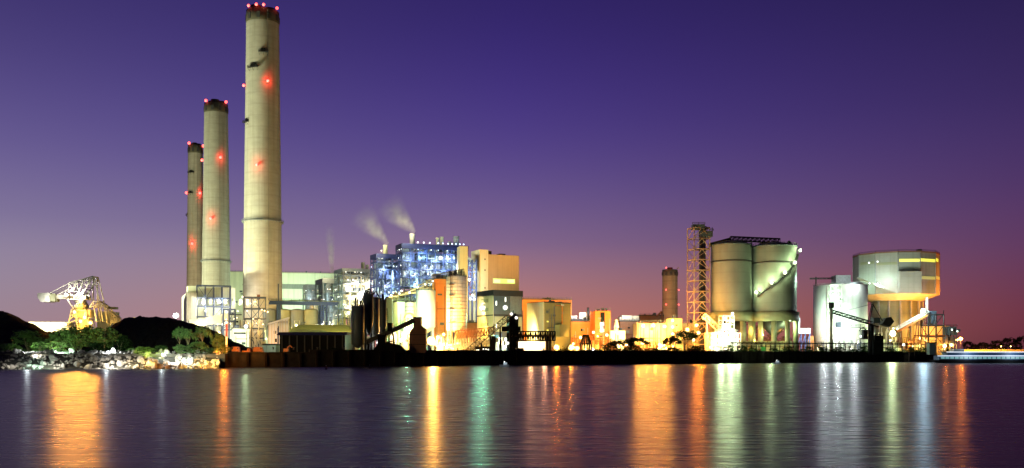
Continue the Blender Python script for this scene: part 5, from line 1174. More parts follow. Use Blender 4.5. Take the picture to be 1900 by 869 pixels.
mb = MB(); mb.lathe((X(1585, D), D), [(5.5, zt+.3), (5.5, zt+2.2)], 24, cap=False); mb.rail([P(1572, 528, D, -3), P(1597, 528, D, -3)], 1.2, .2, 2); mb.build('roof_walkway', 'steel', t)
t2 = T('tank_stair_tower', 'pale lattice stair tower against the front of the white tank', 'stair tower', P(1550, 655, D-20)); t2.location.z = G
B = Blk(1541, 1541, 1562, 529, c[1]-r-6, 0, lv=5); mb = MB(); steel_frame(mb, B, 2, 1, [Z(529+i*11, c[1]-r-6) for i in range(11)][::-1], .35, 1.0, random.Random(4)); mb.build('steel_frame', 'ltsteel', t2)
mb = MB()
for i in range(10): z0 = Z(529+(i+1)*11, c[1]-r-6); z1 = Z(529+i*11, c[1]-r-6); a, b_ = (.1, .9) if i % 2 else (.9, .1); mb.bar(B.pt(B.Lu*a, 1.5, z0), B.pt(B.Lu*b_, 1.5, z1), .8, .3)
mb.build('stair_flight', 'ltsteel', t2)
for y, W in ((540, 6000), (565, 9000), (595, 13000), (622, 16000)): lam(1541, y, c[1]-r-13, 'mint' if y < 600 else 'white', W*1.5, .8)
lam(1566, 612, c[1]-r-13, 'mint', 13000, .8); lam(1590, 560, 612, 'mint', 9000); lam(1590, 635, 622, 'white', 10000, .7); lam(1515, 640, 618, 'warm', 11000); lam(1560, 505, 640, 'white', 2500); lam(1590, 524, 640, 'cool', 4000)
# octagonal store on a stem
D = 730.; c = (X(1662, D), D); R_ = 74.5/F*D; zt = Z(469, D-R_*.9); zb = Z(545, D-R_*.9)
t = T('octagon_store', 'huge twelve sided store on a stem with yellow window strips and an orange lit underside', 'storage building', (c[0], c[1], G)); n = 12; a0 = -PI/2+.2
MB().lathe(c, [(R_, zb), (R_, zt)], n, a0, a0+2*PI).build('wall', 'storepanel', t)
MB().lathe(c, [(R_+.5, zt+.003), (R_+.5, zt+1.0), (R_*.5, zt+2.2), (1, zt+2.6)], n, a0, a0+2*PI).build('roof', 'brownwall', t)
MB().lathe(c, [(R_*.62, Z(560, D)), (R_*.99, zb-.003)], n, a0, a0+2*PI).build('underside', 'cream', t)
MB().lathe(c, [(R_*.58, G), (R_*.58, Z(560, D)-.003)], 24).build('stem', 'green', t)
def facet(i, f0, f1, y0, y1, proud, nm, m):
    p0 = Vector((c[0]+R_*math.cos(a0+2*PI*i/n), c[1]+R_*math.sin(a0+2*PI*i/n), 0)); p1 = Vector((c[0]+R_*math.cos(a0+2*PI*(i+1)/n), c[1]+R_*math.sin(a0+2*PI*(i+1)/n), 0))
    u = p1-p0; W = u.length; u.normalize(); v = Vector((-u.y, u.x, 0)); dep = ((p0+p1)/2).y
    return MB().obox(p0, u, v, W*f0, W*f1, -proud, .05, Z(y1, dep), Z(y0, dep)).build(nm, m, t)
for i in range(n):
    a = a0+2*PI*i/n; p = Vector((c[0]+(R_+.05)*math.cos(a), c[1]+(R_+.05)*math.sin(a), 0)); MB().bar(p+ZU*zb, p+ZU*zt, .5).build('corner_trim', 'steel', t)
facet(11, .05, .97, 480.5, 486, .3, 'window', 'win_yel'); facet(0, .03, .97, 480.5, 486, .3, 'window', 'win_yel'); facet(1, .05, .6, 480.5, 486, .3, 'window', 'win_yel'); facet(2, .1, .35, 481, 486, .3, 'window', 'win_yel'); facet(2, .5, .75, 481, 486, .3, 'window', 'win_yel')
M['win_dimyel'] = glow('window_dim_yellow', (.62, .62, .06), .45)
facet(0, .05, .97, 513, 518.5, .3, 'window', 'win_dimyel'); facet(1, .05, .95, 513, 518.5, .3, 'window', 'win_dimyel')
facet(11, .0, 1, 504, 544.5, 3.2, 'front_bay', 'storepanel')
facet(10, .05, .95, 487, 492, .25, 'cladding_band', 'green'); facet(9, .1, .9, 486, 491, .25, 'cladding_band', 'green')  # greenish band across the two left facets
mb = MB(); q = [Vector((c[0]+R_*math.cos(a0+2*PI*i/n), c[1]+R_*math.sin(a0+2*PI*i/n), zt+1)) for i in range(n+1)]; mb.rail(q, 1.1, .16, 8); mb.box(X(1690, D), X(1696, D), D-14, D-10, zt+1.5, zt+4); mb.build('roof_fitting', 'dark', t)
mb = MB(); mb.bar(P(1590, 516, D-R_*.8), P(1640, 534, D-R_*1.05), 3, 1.0); mb.build('walkway', 'pale', t)
for i in range(6):
    a = -PI/2+(i-2.5)*.42; p = Vector((c[0]+R_*.62*math.cos(a), c[1]+R_*.62*math.sin(a), 0)); MB().bar(p+ZU*G, p+ZU*(Z(561, D)), 1.2).build('stem_rib', 'steel', t)
def fl(deg, out, y, col, W, tilt=.5, dx=0):
    e = Vector((math.sin(math.radians(deg)), -math.cos(math.radians(deg)), 0)); p = Vector((c[0], c[1], 0))+e*(R_+out)+ZU*Z(y, 705); light(p, col, W, .6, -e+ZU*tilt, 130)
fl(-36, 13, 530, 'cool', 12000); fl(-60, 12, 526, 'mint', 11000); fl(-30, 4, 520, 'mint', 1500); fl(-20, 30, 540, 'mint', 5000); fl(30, 34, 560, 'warm', 4500); fl(80, 22, 545, 'deep', 60000, .3); fl(58, 22, 560, 'sodium', 9000, .6)
lamps(t, [P(x, y, 700-10) for x, y in ((1612, 488), (1628, 486), (1613, 526), (1628, 526))], 'cool', .8)
for x, y, W in ((1690, 585, 16000), (1650, 585, 9000), (1722, 585, 16000), (1628, 580, 8000)): light(P(x, y, 694), 'sodium' if x > 1660 else 'amber', W, .8, (0, .35, .9), 120)
light(P(1640, 600, 680), 'yellow', 9000, .6, (0, 1, -.5), 100); light(P(1690, 610, 680), 'amber', 10000, .6, (0, 1, -.5), 100)

# dark ship loader in front
D = 612.; t = T('ship_loader', 'dark slewing ship loader with a raised boom and counterweight before the white tank', 'ship loader', P(1624, 655, D)); t.location.z = G
mb = MB(); mb.truss(P(1542, 580.5, D), P(1620, 604, D), 1.9, 2.4, 16, .38); mb.build('boom', 'black', t); MB().bar(P(1540, 580, D), P(1630, 607, D), 2.0, .7).build('belt', 'black', t)
mb = MB(); mb.bar(P(1619, 564, D, -1), P(1612, 597, D, -1.5), .5); mb.bar(P(1619, 564, D, 1), P(1612, 597, D, 1.5), .5); mb.bar(P(1619, 564, D, -1), P(1619, 564, D, 1), .5); mb.bar(P(1619, 564, D), P(1638, 597, D), .5); mb.build('mast', 'dark', t)
MB().bar(P(1619, 564, D), P(1563, 578.5, D), .22).build('stay_cable', 'dark', t)
mb = MB(); q = [(1633, 602), (1641, 590.5), (1650, 588.5), (1656, 597), (1648, 607)]; fr = [P(x, y, D, -3) for x, y in q]; bk = [p+Vector((0, 6, 0)) for p in fr]; mb.poly(fr+bk, [(4, 3, 2, 1, 0), (5, 6, 7, 8, 9)]+[(i, (i+1) % 5, 5+(i+1) % 5, 5+i) for i in range(5)]); mb.build('counterweight', 'dark', t)
MB().box(X(1618, D), X(1631, D), D-2.5, D+2.5, Z(600, D), Z(590, D)).build('winch_house', 'charcoal', t)
mb = MB(); mb.lathe((X(1616, D), D), [(1.8, G), (1.8, Z(604, D))], 16); mb.box(X(1600, D), X(1608, D), D-2, D+2, Z(630, D), Z(612, D)); mb.bar(P(1614, 603, D), P(1622, 640, D), 1.5); mb.box(X(1617, D), X(1636, D), D-3, D+3, G, Z(623, D)); mb.build('slewing_base', 'black', t)
mb = MB(); mb.tube([P(1629+7*math.cos(a), 627-7*math.sin(a), D-4) for a in [2*PI*i/16 for i in range(17)]], .35, 6, False); mb.tube([P(1601+6*math.cos(a), 615-6*math.sin(a), D-3) for a in [PI*i/10 for i in range(11)]], .3, 6); mb.rail([P(1598, 612, D, -2), P(1612, 612, D, -2)], 1.2, .2, 2); mb.build('cable_reel', 'black', t)
t = T('boom_rest_mast', 'thick dark mast where the tip of the ship loader boom rests', 'mast', P(1542, 655, D-4)); t.location.z = G
MB().tube([P(1542.5, 656, D-4), P(1542.5, 570, D-4)], 1.0, 10).build('pole', 'conc', t); MB().box(X(1538.5, D-4), X(1545.5, D-4), D-6, D-2.5, Z(572, D-4), Z(561.5, D-4)).build('head_box', 'dark', t)
t = T('service_bridge', 'thin dark service bridge with a hanging cabin before the white tank', 'walkway', P(1580, 655, D+6)); t.location.z = G
mb = MB(); mb.bar(P(1563, 608, D+6), P(1605, 607, D+6), 1.6, .5); mb.rail([P(1563, 607, D+6), P(1605, 606, D+6)], 1.3, .2, 2.5); mb.build('deck', 'dark', t); MB().box(X(1558, D), X(1565, D), D+4, D+8, Z(607, D), Z(597, D)).build('cabin', 'charcoal', t)
mb = MB(); mb.bar(P(1566, 608, D+6), P(1566, 656, D+6), .4); mb.bar(P(1596, 608, D+6), P(1596, 656, D+6), .4); mb.build('leg', 'dark', t)

# right conveyor tower, round orange tank, glowing yard
D = 680.
t = T('yellow_lit_conveyor', 'orange lit inclined conveyor climbing right to the dark transfer frame', 'conveyor', P(1695, 655, D)); t.location.z = G
mb = MB(); mb.bar(P(1664, 616, D), P(1722, 584, D), 2.6, 1.3); mb.build('gallery_housing', 'orangew', t); mb = MB(); mb.truss(P(1664, 612, D), P(1722, 580, D), 1.6, 3.4, 14, .3); mb.build('truss', 'ltsteel', t)
mb = MB()
for x in (1672, 1688, 1703, 1716): y = 617-(x-1664)*.55; mb.bar(P(x, y, D, -1), P(x, 656, D, -1), .5); mb.bar(P(x-8, 656, D, 1), P(x, y, D, 1), .4)
mb.build('trestle_leg', 'rust', t); lamps(t, [P(1713, 577, D-4)], 'cool', 2.0); lam(1713, 577, D-9, 'cool', 5000, .8); lam(1690, 625, D-10, 'sodium', 2200)
t = T('transfer_tower', 'dark steel transfer frame with a machine house at the head of the orange conveyor', 'transfer tower', P(1735, 655, D)); t.location.z = G
B = Blk(1720, 1722, 1751, 584, D-2, 8, lv=9); mb = MB(); steel_frame(mb, B, 2, 1, [Z(y, D) for y in (640, 625, 604, 584)], .6, .9, random.Random(8)); mb.bar(P(1750, 584, D), P(1751, 576, D), .4); mb.bar(P(1738, 600, D), P(1750, 584, D), .5); mb.build('steel_frame', 'dark', t)
mb = MB(); mb.box(X(1728, D), X(1736, D), D, D+6, Z(602, D), Z(585, D)); mb.box(X(1725, D), X(1739, D), D+1, D+6, Z(584, D), Z(577, D)); mb.build('machine_house', 'charcoal', t)
mb = MB(); mb.box(X(1723.5, D), X(1726.5, D), D+4, D+6, Z(577, D), Z(551, D)); mb.build('bucket_riser', 'ltsteel', t); lam(1722, 562, D-2, 'white', 2800)
c2_ = (X(1718, 725), 725); t = T('round_orange_tank', 'wide low round tank lit orange behind the dark transfer frame', 'tank', (c2_[0], c2_[1], G)); MB().lathe(c2_, [(17, G), (17, Z(606, 710)), (16, Z(604, 710)), (2, Z(601, 710))], 40).build('shell', 'cream', t); MB().lathe(c2_, [(17.02, Z(624, 710)), (17.4, Z(624, 710)), (17.4, Z(622, 710)), (17.02, Z(622, 710))], 40, cap=False).build('hoop', 'rust', t)
lam(1705, 612, 695, 'sodium', 16000); lam(1745, 618, 690, 'amber', 12000); lam(1690, 640, 690, 'amber', 11000); lam(1735, 645, 682, 'amber', 11000)
t = T('screening_plant', 'dark cluttered screening plant right of the round orange tank', 'plant unit', P(1766, 655, D)); t.location.z = G
mb = MB(); mb.box(X(1757, D), X(1775, D), D, D+7, Z(622, D), Z(606, D)); mb.box(X(1770, D), X(1782, D), D, D+4, Z(616, D), Z(611, D)); mb.box(X(1752, D), X(1757, D), D-2, D+3, Z(637, D), Z(624, D)); mb.box(X(1756, D), X(1771, D), D-1, D+4, Z(638, D), Z(625, D)); mb.build('housing', 'charcoal', t)
mb = MB()
for x in (1755, 1762, 1769, 1775): mb.bar(P(x, 656, D), P(x, 610, D), .5)
mb.rail([P(1756, 606, D), P(1776, 606, D)], 1.3, .2, 2); mb.build('leg', 'dark', t); lamps(t, [P(1766, 612, D-2), P(1776, 615, D-2)], 'mint', .8)
for a in [(1782, 629, 690, 'sodium', 22000, 'starry orange lamp post at the right end of the plant', 1.5), (1775, 631, 688, 'amber', 9000, 'orange lamp post just left of the starry one at the right end', 1.1), (1752, 642, 680, 'amber', 15000, 'bright orange lamp post below the screening plant', 1.6),
          (1764, 640, 682, 'amber', 13000, 'orange lamp post between the screening plant and the yard end', 1.4), (1751, 630, 684, 'amber', 6000, 'small orange lamp post under the dark transfer frame', 1.0),
          (1656, 619, 655, 'yellow', 26000, 'dazzling yellow lamp post between the ship loader and the conveyor', 2.2), (1676, 640, 640, 'white', 3500, 'small white lamp post above the pipe rack', .9)]: post(*a)

LS = .6
# ------------------------------------------------------------------ pipe rack along the quay, quayside gear
t = T('pipe_rack', 'long dark level pipe rack running along the right half of the quay', 'pipe rack', qp(qa(1560), 10, G))
def rk(px, y): q = qp(qa(px), 10); return Vector((q.x, q.y, Z(y, q.y)))
mb = MB(); mb.bar(rk(1384, 636.5), rk(1728, 639), 2.4, .7); mb.bar(rk(1384, 643.5), rk(1728, 645), 2.4, .35); mb.build('beam', 'black', t)
for k in range(3): MB().tube([rk(1384, 639.5)+QN*(k-1)*.8, rk(1728, 641.8)+QN*(k-1)*.8], .28, 6).build('pipe', 'steel', t)
for i in range(40): x = 1386+i*8.7; MB().bar(rk(x, 637), rk(x, 657), .4).build('post', 'black', t)
mb = MB(); mb.rail([rk(1384, 636), rk(1728, 638.6)], .9, .12, 3.5); mb.build('handrail', 'black', t)
t = T('winch_hut', 'small dark hut at the right end of the quay', 'hut', qp(qa(1731), 6, G)); B = FB(1725, 1737, 637, 645, 5); B.add(MB()).build('wall', 'charcoal', t); mb = MB(); B.px(mb, 'u', 1724, 1738, 635.5, 637, .3, 5.2); mb.build('roof', 'black', t)
o = tag(FB(1413.5, 1420.5, 644, 560, 3).add(MB()).build('green_container', 'canvas'), 'bright green container behind the quay under the twin silos', 'container'); lam(1417, 648, 550, 'white', 900)
t = T('quay_fence', 'orange lit railing along the left end of the quay', 'fence', qp(qa(470), 1, 5.75))
mb = MB(); mb.rail([qp(1, .6, 5.75), qp(a1, .6, 5.75)], 1.15, .10, 2.2); mb.build('rail', 'ltsteel', t)
def vehicle(x0, x1, yt, D, label, m='signal', kind='loader'):
    cxm = (X(x0, D)+X(x1, D))/2; L_ = (X(x1, D)-X(x0, D)); h = Z(yt, D)-G; t = T('loading_truck', label, 'truck', (cxm, D, G)); x_0 = X(x0, D)
    if kind == 'cab':
        MB().box(x_0, x_0+L_, D, D+2.4, G+h*.35, G+h*.62).build('chassis', m, t); MB().hexa([(x_0+L_*.62, D+.1, G+h*.62), (x_0+L_, D+.1, G+h*.62), (x_0+L_, D+2.3, G+h*.62), (x_0+L_*.62, D+2.3, G+h*.62)], [(x_0+L_*.68, D+.2, G+h), (x_0+L_*.95, D+.2, G+h), (x_0+L_*.95, D+2.2, G+h), (x_0+L_*.68, D+2.2, G+h)]).build('cab', m, t)
    else:
        MB().box(x_0, x_0+L_*.72, D, D+2.4, G+h*.35, G+h).build('body', m, t); MB().hexa([(x_0+L_*.75, D+.1, G+h*.3), (x_0+L_, D+.1, G+h*.3), (x_0+L_, D+2.3, G+h*.3), (x_0+L_*.75, D+2.3, G+h*.3)], [(x_0+L_*.75, D+.1, G+h*.95), (x_0+L_*.93, D+.1, G+h*.95), (x_0+L_*.93, D+2.3, G+h*.95), (x_0+L_*.75, D+2.3, G+h*.95)]).build('cab', m, t)
    mb = MB(); mb.box(x_0+L_*.78, x_0+L_*.90, D-.02, D+.08, G+h*.68, G+h*.85); mb.build('window', 'darkglass', t)
    for k in (.15, .4, .85):
        MB().tube([(x_0+L_*k, D-.1, G+h*.18), (x_0+L_*k, D+2.5, G+h*.18)], h*.18, 12).build('wheel', 'tyre', t)
vehicle(430, 443, 643.5, 372, 'orange lorry, leftmost of three on the quay by the mast'); vehicle(449, 463, 647, 378, 'low orange flatbed, middle one of three vehicles on the quay', kind='cab'); vehicle(469, 487, 644, 384, 'longest orange lorry, rightmost of three on the quay')
t = T('excavator', 'small orange excavator with a bent arm on the quay before the dark shed', 'excavator', P(540, 655, 396)); t.location.z = G; D = 396
mb = MB(); mb.tube([P(533, 652, D), P(534, 645, D), P(538, 641.5, D), P(542, 645, D)], [.35, .3, .28, .2], 6); mb.build('arm', 'signal', t); MB().box(X(526, D), X(533, D), D, D+2.2, Z(653, D), Z(647, D)).build('cab', 'signal', t); MB().box(X(524, D), X(535, D), D-.2, D+2.4, G, Z(653.5, D)).build('track', 'tyre', t)
light(P(452, 640, 364), 'sodium', 6500, .5, (0, .8, -.6), 110); light(P(420, 650, 350), 'sodium', 2600); light(P(480, 640, 366), 'sodium', 3500, .5, (0, .8, -.6), 110); light(P(540, 642, 386), 'sodium', 700)
t = T('signal_mast', 'red and white lit mast rising from the quay corner', 'mast', P(420.5, 655, 356)); t.location.z = G
MB().tube([P(420.5, 656, 356), P(420.5, 625, 356)], .35, 8).build('lower_pole', 'ltsteel', t); MB().tube([P(420.5, 625, 356), P(420.5, 600, 356)], .32, 8).build('upper_pole', 'redpaint', t); head(t, P(420.5, 599, 356), .7, 'amber', 'lamp_head')
light(P(420.5, 602, 352), 'sodium', 5000); light(P(423, 625, 352), 'sodium', 1800)

LS = .6
# sea bank floodlights on tripods
def bankflood(x, y, D, c, W, label):
    p = P(x, y, D); zb = 5.2; t = T('bank_floodlight', label, 'floodlight', (p.x, p.y, zb)); mb = MB()
    for a in (0, 2.1, 4.2): mb.bar((p.x+1.0*math.cos(a), p.y+1.0*math.sin(a), zb-.6), (p.x, p.y, p.z), .12)
    mb.build('tripod', 'steel', t); MB().box(p.x-.5, p.x+.5, p.y+.1, p.y+.5, p.z-.3, p.z+.4).build('lamp_housing', 'dark', t); head(t, p, .75, c, 'lamp_head')
    light(p+Vector((0, -1.0, .2)), c, W, .4, (0, .5, -.8)); light(p+Vector((1.2, -.3, 1.0)), c, W*1.2, .4); omni(p+Vector((0, -1.6, 1.2)), c, W*.45, .4)
bankflood(55, 657, 322, 'cool', 3400, 'leftmost blue white floodlight on a tripod on the sea bank'); bankflood(201, 655, 328, 'cool', 3400, 'middle blue white floodlight on a tripod on the sea bank'); bankflood(303, 659, 330, 'cool', 1800, 'rightmost and dimmest floodlight on a tripod on the sea bank')
for x, y, D, c, W in ((352, 674, 325, 'amber', 900), (385, 674, 328, 'sodium', 1500), (300, 674, 320, 'sodium', 700), (405, 672, 333, 'sodium', 1200), (100, 672, 311, 'white', 1100), (205, 672, 317, 'white', 1600), (190, 674, 314, 'white', 500), (45, 640, 330, 'green', 900), (90, 636, 326, 'green', 900), (150, 636, 350, 'green', 1300), (200, 636, 350, 'green', 1100), (240, 640, 332, 'green', 700), (335, 625, 338, 'green', 700), (385, 630, 342, 'yellow', 500), (70, 672, 309, 'mint', 1500), (65, 660, 318, 'white', 1500), (225, 668, 318, 'white', 1800), (250, 668, 321, 'warm', 1500), (275, 668, 323, 'amber', 900), (320, 668, 326, 'white', 1600), (345, 664, 328, 'white', 1800), (375, 668, 330, 'amber', 1500), (398, 668, 331, 'amber', 1400), (110, 650, 322, 'mint', 2500), (345, 640, 324, 'mint', 1300), (160, 668, 313, 'warm', 400), (20, 668, 306, 'white', 500), (405, 650, 338, 'sodium', 1500), (345, 612, 338, 'mint', 700), (378, 610, 340, 'mint', 500), (55, 628, 340, 'green', 1800), (130, 625, 345, 'green', 1500), (275, 644, 326, 'lime', 900), (175, 630, 352, 'sodium', 1500)):
    light(P(x, y, D), c, W*(3 if y > 658 else 10), .4, (0, .5, -.8) if y > 658 else (0, 1, -.1), 168 if y > 658 else 120)  # fill lights without tripods, added to brighten the rocks and shrubs
t = T('notice_board', 'pale notice board on legs left on the sea bank', 'notice board', P(30, 662, 318)); mb = MB(); mb.box(X(26, 318), X(33, 318), 318, 318.15, Z(660, 318), Z(654, 318)); mb.build('board', 'white', t); mb = MB(); mb.bar(P(27, 669, 318, .2), P(27, 655, 318, .2), .12); mb.bar(P(32, 669, 318, .2), P(32, 655, 318, .2), .12); mb.build('leg', 'dark', t)
t = T('bank_gate', 'dark bare post frame at the left edge of the sea bank', 'post frame', P(8, 668, 312)); mb = MB(); 
for x in (6, 13): mb.bar(P(x, 680, 312), P(x, 662, 312), .25)
mb.bar(P(5, 663, 312), P(14, 663, 312), .25); mb.build('post', 'black', t)
light(P(327, 586, 560), 'cool', 2500)
t = post(327, 586, 590, 'cool', 9000, 'blue white lamp post between the ridged coal heap and the precipitator house', 2.0)

LS = .7
# ------------------------------------------------------------------ dark trees and shrubs along the quay
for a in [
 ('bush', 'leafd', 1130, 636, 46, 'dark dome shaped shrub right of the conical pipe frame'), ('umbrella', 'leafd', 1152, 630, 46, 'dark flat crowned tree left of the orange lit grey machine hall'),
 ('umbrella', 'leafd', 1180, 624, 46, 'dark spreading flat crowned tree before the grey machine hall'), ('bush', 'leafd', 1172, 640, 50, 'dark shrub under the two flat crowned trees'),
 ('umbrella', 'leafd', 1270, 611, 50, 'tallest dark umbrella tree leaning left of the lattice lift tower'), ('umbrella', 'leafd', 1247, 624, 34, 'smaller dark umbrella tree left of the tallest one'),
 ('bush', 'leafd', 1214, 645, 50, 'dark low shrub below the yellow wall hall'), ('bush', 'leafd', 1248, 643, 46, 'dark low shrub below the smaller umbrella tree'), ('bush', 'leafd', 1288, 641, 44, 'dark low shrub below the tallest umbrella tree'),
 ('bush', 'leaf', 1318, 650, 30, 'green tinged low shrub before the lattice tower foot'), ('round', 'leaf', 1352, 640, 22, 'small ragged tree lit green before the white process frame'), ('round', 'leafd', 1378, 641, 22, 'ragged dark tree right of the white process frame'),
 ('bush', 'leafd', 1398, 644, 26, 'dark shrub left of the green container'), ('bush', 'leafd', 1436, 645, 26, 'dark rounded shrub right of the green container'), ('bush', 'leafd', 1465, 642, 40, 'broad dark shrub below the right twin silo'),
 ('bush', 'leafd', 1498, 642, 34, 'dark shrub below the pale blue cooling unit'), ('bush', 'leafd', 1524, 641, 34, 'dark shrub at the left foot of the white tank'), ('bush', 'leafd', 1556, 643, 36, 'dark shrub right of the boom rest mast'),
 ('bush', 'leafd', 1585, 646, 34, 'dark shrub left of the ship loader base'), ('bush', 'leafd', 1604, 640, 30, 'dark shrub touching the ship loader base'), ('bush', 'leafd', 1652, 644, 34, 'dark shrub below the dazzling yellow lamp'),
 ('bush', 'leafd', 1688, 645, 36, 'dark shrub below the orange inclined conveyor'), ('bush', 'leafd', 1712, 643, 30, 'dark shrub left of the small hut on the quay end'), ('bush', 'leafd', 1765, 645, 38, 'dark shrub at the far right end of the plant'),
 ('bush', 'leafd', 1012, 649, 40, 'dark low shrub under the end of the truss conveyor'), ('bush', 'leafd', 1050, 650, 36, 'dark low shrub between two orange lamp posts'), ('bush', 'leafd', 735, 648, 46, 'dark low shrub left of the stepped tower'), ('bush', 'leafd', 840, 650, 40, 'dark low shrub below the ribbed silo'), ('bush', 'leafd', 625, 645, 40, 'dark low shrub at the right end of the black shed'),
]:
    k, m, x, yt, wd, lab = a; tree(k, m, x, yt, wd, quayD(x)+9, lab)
mb = MB(); r8 = random.Random(31)              # ragged weeds and creepers along the quay crest
for i in range(2600):
    a = r8.uniform(qa(1040), Lq-3); d = r8.uniform(.2, 5); h = 6.6+abs(r8.gauss(0, .55))*(1+.8*math.sin(a*.21)*math.sin(a*.063)); c = qp(a, d, h)
    u = Vector((r8.uniform(-1, 1), r8.uniform(-1, 1), r8.uniform(-.2, 1))).normalized(); v = u.cross(Vector((r8.uniform(-1, 1), r8.uniform(-1, 1), .2))).normalized(); k = r8.uniform(.25, .6)
    mb.poly([c-u*k, c+v*k*.5, c+u*k, c-v*k*.5], [(0, 1, 2, 3)])
tag(mb.build('undergrowth', 'leafd'), 'dark ragged weeds growing along the quay crest', 'undergrowth', kind='stuff')
for i, px in enumerate((432, 470, 508, 546, 590, 640, 690, 740, 800, 850, 905, 960, 1010)):
    a = qa(px); z = 5.75 if a < a1 else 6.75; q = qp(a, .5); o = MB().lathe((q.x, q.y), [(.32, z), (.26, z+.25), (.24, z+.55), (.42, z+.7), (.42, z+.85), (.2, z+.95)], 12).build('bollard', 'dark'); tag(o, 'short dark mooring bollard on the quay edge', 'bollard', 'bollards along the quay edge')
LS = .7
clutter('orange glowing yard gear behind the pipe rack under the octagon store', 1668, 1752, 625, 690, 50, 14, 'rust', ['amber', 'sodium', 'yellow'], 5000)
clutter('pale lit pipework between the ship loader and the stem of the store', 1600, 1664, 606, 668, 40, 15, 'ltsteel', ['yellow', 'warm'], 2500)
clutter('white lit gear at the foot of the white tank', 1518, 1600, 622, 618, 36, 16, 'ltsteel', ['white', 'mint'], 2500, 5)
# ------------------------------------------------------------------ far shore right, ferry, small boats
D = 1050.
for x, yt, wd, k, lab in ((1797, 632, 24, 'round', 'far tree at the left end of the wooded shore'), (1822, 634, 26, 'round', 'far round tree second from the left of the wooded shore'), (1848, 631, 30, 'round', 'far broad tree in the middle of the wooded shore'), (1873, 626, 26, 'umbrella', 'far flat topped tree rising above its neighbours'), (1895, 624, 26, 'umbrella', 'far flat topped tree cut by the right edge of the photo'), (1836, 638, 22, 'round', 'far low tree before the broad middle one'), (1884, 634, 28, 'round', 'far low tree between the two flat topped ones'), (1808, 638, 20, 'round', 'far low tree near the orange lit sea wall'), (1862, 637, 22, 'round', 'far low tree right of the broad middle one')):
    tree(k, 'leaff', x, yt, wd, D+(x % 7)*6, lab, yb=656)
o = tag(MB().obox(P(1788, 657, 1000), Vector((1, .12, 0)).normalized(), Vector((-.12, 1, 0)).normalized(), 0, 180, 0, 3, 2, Z(648.5, 1000)).build('sea_wall', 'cream'), 'long low sea wall lit orange in front of the far trees', 'wall')
for x in (1800, 1815, 1830, 1846, 1862, 1880, 1897): light(P(x, 646, 988), 'sodium', 22000, .6)
for x, lab in ((1857, 'slim far lamp post on the sea wall, left of a pair'), (1875, 'slim far lamp post on the sea wall, right of a pair')): post(x, 643, 985, 'amber', 4000, lab, .8)
D = 560.; x0 = X(1734, D); x1 = x0+70; zw = 0
t = T('ferry', 'low passenger ferry with rows of blue and white lights passing the plant end', 'ferry', (x0+35, D, 0))
q = [(x0, 1.9), (x0+2.5, .9), (x0+7, -.6), (x1, -.6), (x1, 1.9)]; fr = [Vector((x, D, z)) for x, z in q]; bk = [p+Vector((0, 9, 0)) for p in fr]; MB().poly(fr+bk, [(0, 1, 2, 3, 4), (9, 8, 7, 6, 5)]+[(i, 5+i, 5+(i+1) % 5, (i+1) % 5) for i in range(5)]).build('hull', 'hull', t)
MB().box(x0+3, x1-1, D+.8, D+8.2, 1.9, 4.3).build('lower_deck', 'deckdim', t); MB().box(x0+8, x1-2, D+1.0, D+8, 4.3, 6.3).build('upper_deck', 'deckdim', t); MB().box(x0+6, x1-1, D+.4, D+8.6, 6.3, 6.55).build('roof', 'hullw', t); MB().box(x0+12, x0+18, D+2, D+7, 6.55, 8.2).build('wheelhouse', 'hullw', t)
mb = MB()
for i in range(24): mb.box(x0+4+i*2.7, x0+6.2+i*2.7, D+.72, D+.82, 2.5, 3.7)
mb.build('window_row', 'win_teal', t)
MB().box(x0+2, x1-1, D+.55, D+.75, 4.05, 4.35).build('deck_light', 'win_blue', t); MB().box(x0+7, x1-1, D+.25, D+.38, 6.3, 6.6).build('roof_light', 'win_blue', t)
light(Vector((x0+20, D-4, 5)), 'cool', 1500, .5); light(Vector((x0+45, D-4, 5)), 'cool', 1500, .5)
def boat(x, y, L_, label, m='hullw', lit=True):
    D = 4.4*F/(y-HY); c = X(x, D); t = T('small_boat', label, 'boat', (c, D, 0)); mb = MB()
    mb.hexa([(c-L_*.4, D-.6, -.2), (c+L_*.38, D-.6, -.2), (c+L_*.38, D+.6, -.2), (c-L_*.4, D+.6, -.2)], [(c-L_*.5, D-.9, .8), (c+L_*.45, D-.9, .8), (c+L_*.45, D+.9, .8), (c-L_*.5, D+.9, .8)]); mb.build('hull', m, t)
    MB().box(c-L_*.1, c+L_*.25, D-.6, D+.6, .8, 1.7).build('cabin', m, t); head(t, (c, D-.3, 2.0), .22, 'white', 'lamp')
    light((c, D-1.8, 2.3), 'cool', 160, .2)
boat(936, 681, 4.2, 'small white lit boat on the water below the black truss conveyor'); boat(1441, 676, 4.5, 'small pale boat low on the water below the right twin silo')
def buoy(x, y, label):
    D = 4.4*F/(y-HY); c = X(x, D); t = T('buoy', label, 'buoy', (c, D, 0)); MB().lathe((c, D), [(.25, -.3), (.45, .0), (.45, .35), (.12, .6), (.1, 1.1)], 12).build('float', 'hull', t); MB().ball((c, D, 1.2), .16, 6, 4).build('top_mark', 'white', t)
buoy(605, 686, 'small buoy, left one of two on the water below the black shed'); buoy(686, 684, 'small buoy, right one of two on the water below the dark silos')

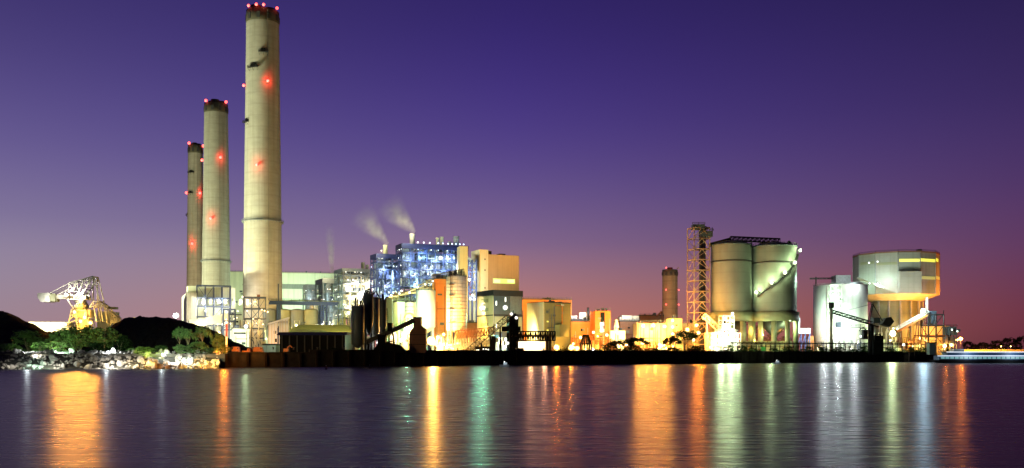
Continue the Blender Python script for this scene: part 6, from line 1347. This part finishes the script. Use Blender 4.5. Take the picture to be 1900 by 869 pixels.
# ------------------------------------------------------------------ floodlights washing the chimneys
LS = .6
spot((-330, 540, 8), P(487, 330, 650), 'shaft', 8500000, 75, .8, 2); spot(P(560, 600, 600), P(493, 470, 650), 'amber', 110000, 90, .8, 2); spot(P(600, 640, 520), P(492, 300, 650), 'yellow', 420000, 70, .8, 2)
spot(P(430, 645, 580), P(480, 480, 650), 'shaft', 170000, 100, .9, 2)
spot((-430, 760, 8), P(400, 360, 892), 'shaft', 6800000, 80, .8, 2); spot(P(450, 640, 760), P(403, 420, 892), 'yellow', 350000, 80, .8, 2)
spot(P(310, 640, 950), P(360, 420, 1074), 'warm', 1200000, 80, .8, 2)
spot(P(1200, 640, 720), P(1243, 540, 800), 'brown', 520000, 60, .8, 2)
# added point lights without fixtures that throw the long coloured streaks on the sea
LS = 1.9
for x, y, D, c, W in ((455, 630, 560, 'pale', 4000), (385, 640, 420, 'brown', 2500), (415, 636, 350, 'deep', 5500), (500, 640, 470, 'brown', 2500), (640, 615, 500, 'pale', 5000), (665, 640, 430, 'white', 1500), (742, 632, 470, 'teal', 8000), (756, 615, 470, 'teal', 9600), (770, 622, 470, 'teal', 9600), (784, 610, 470, 'teal', 4000),
                      (803, 633, 452, 'amber', 22000), (805, 620, 450, 'sodium', 20000), (884, 606, 500, 'teal', 4160), (896, 600, 500, 'teal', 5120), (908, 612, 500, 'teal', 5120), (918, 630, 500, 'teal', 2200), (985, 640, 480, 'brown', 4000), (1010, 636, 484, 'brown', 4000), (1033, 643, 482, 'deep', 8000), (1058, 643, 488, 'deep', 7000),
                      (1185, 612, 585, 'sodium', 16000), (1200, 605, 585, 'sodium', 16000), (1216, 608, 585, 'sodium', 16000), (1234, 606, 585, 'sodium', 16000), (1246, 620, 585, 'sodium', 10000), (1292, 612, 575, 'deep', 13000), (1302, 632, 570, 'deep', 9000),
                      (1338, 622, 552, 'pale', 13000), (1356, 612, 552, 'pale', 13000), (1370, 634, 552, 'pale', 7000), (1430, 616, 590, 'pale', 5000), (1465, 600, 590, 'pale', 5000), (1530, 600, 612, 'cool', 7000), (1555, 622, 612, 'cool', 8000), (1585, 606, 612, 'cool', 7000),
                      (1655, 618, 650, 'pale', 17000), (1714, 577, 670, 'blue', 14000), (1783, 629, 686, 'deep', 13000), (1755, 640, 676, 'deep', 5000)):
    omni(P(x, y, D), c, W, .7)
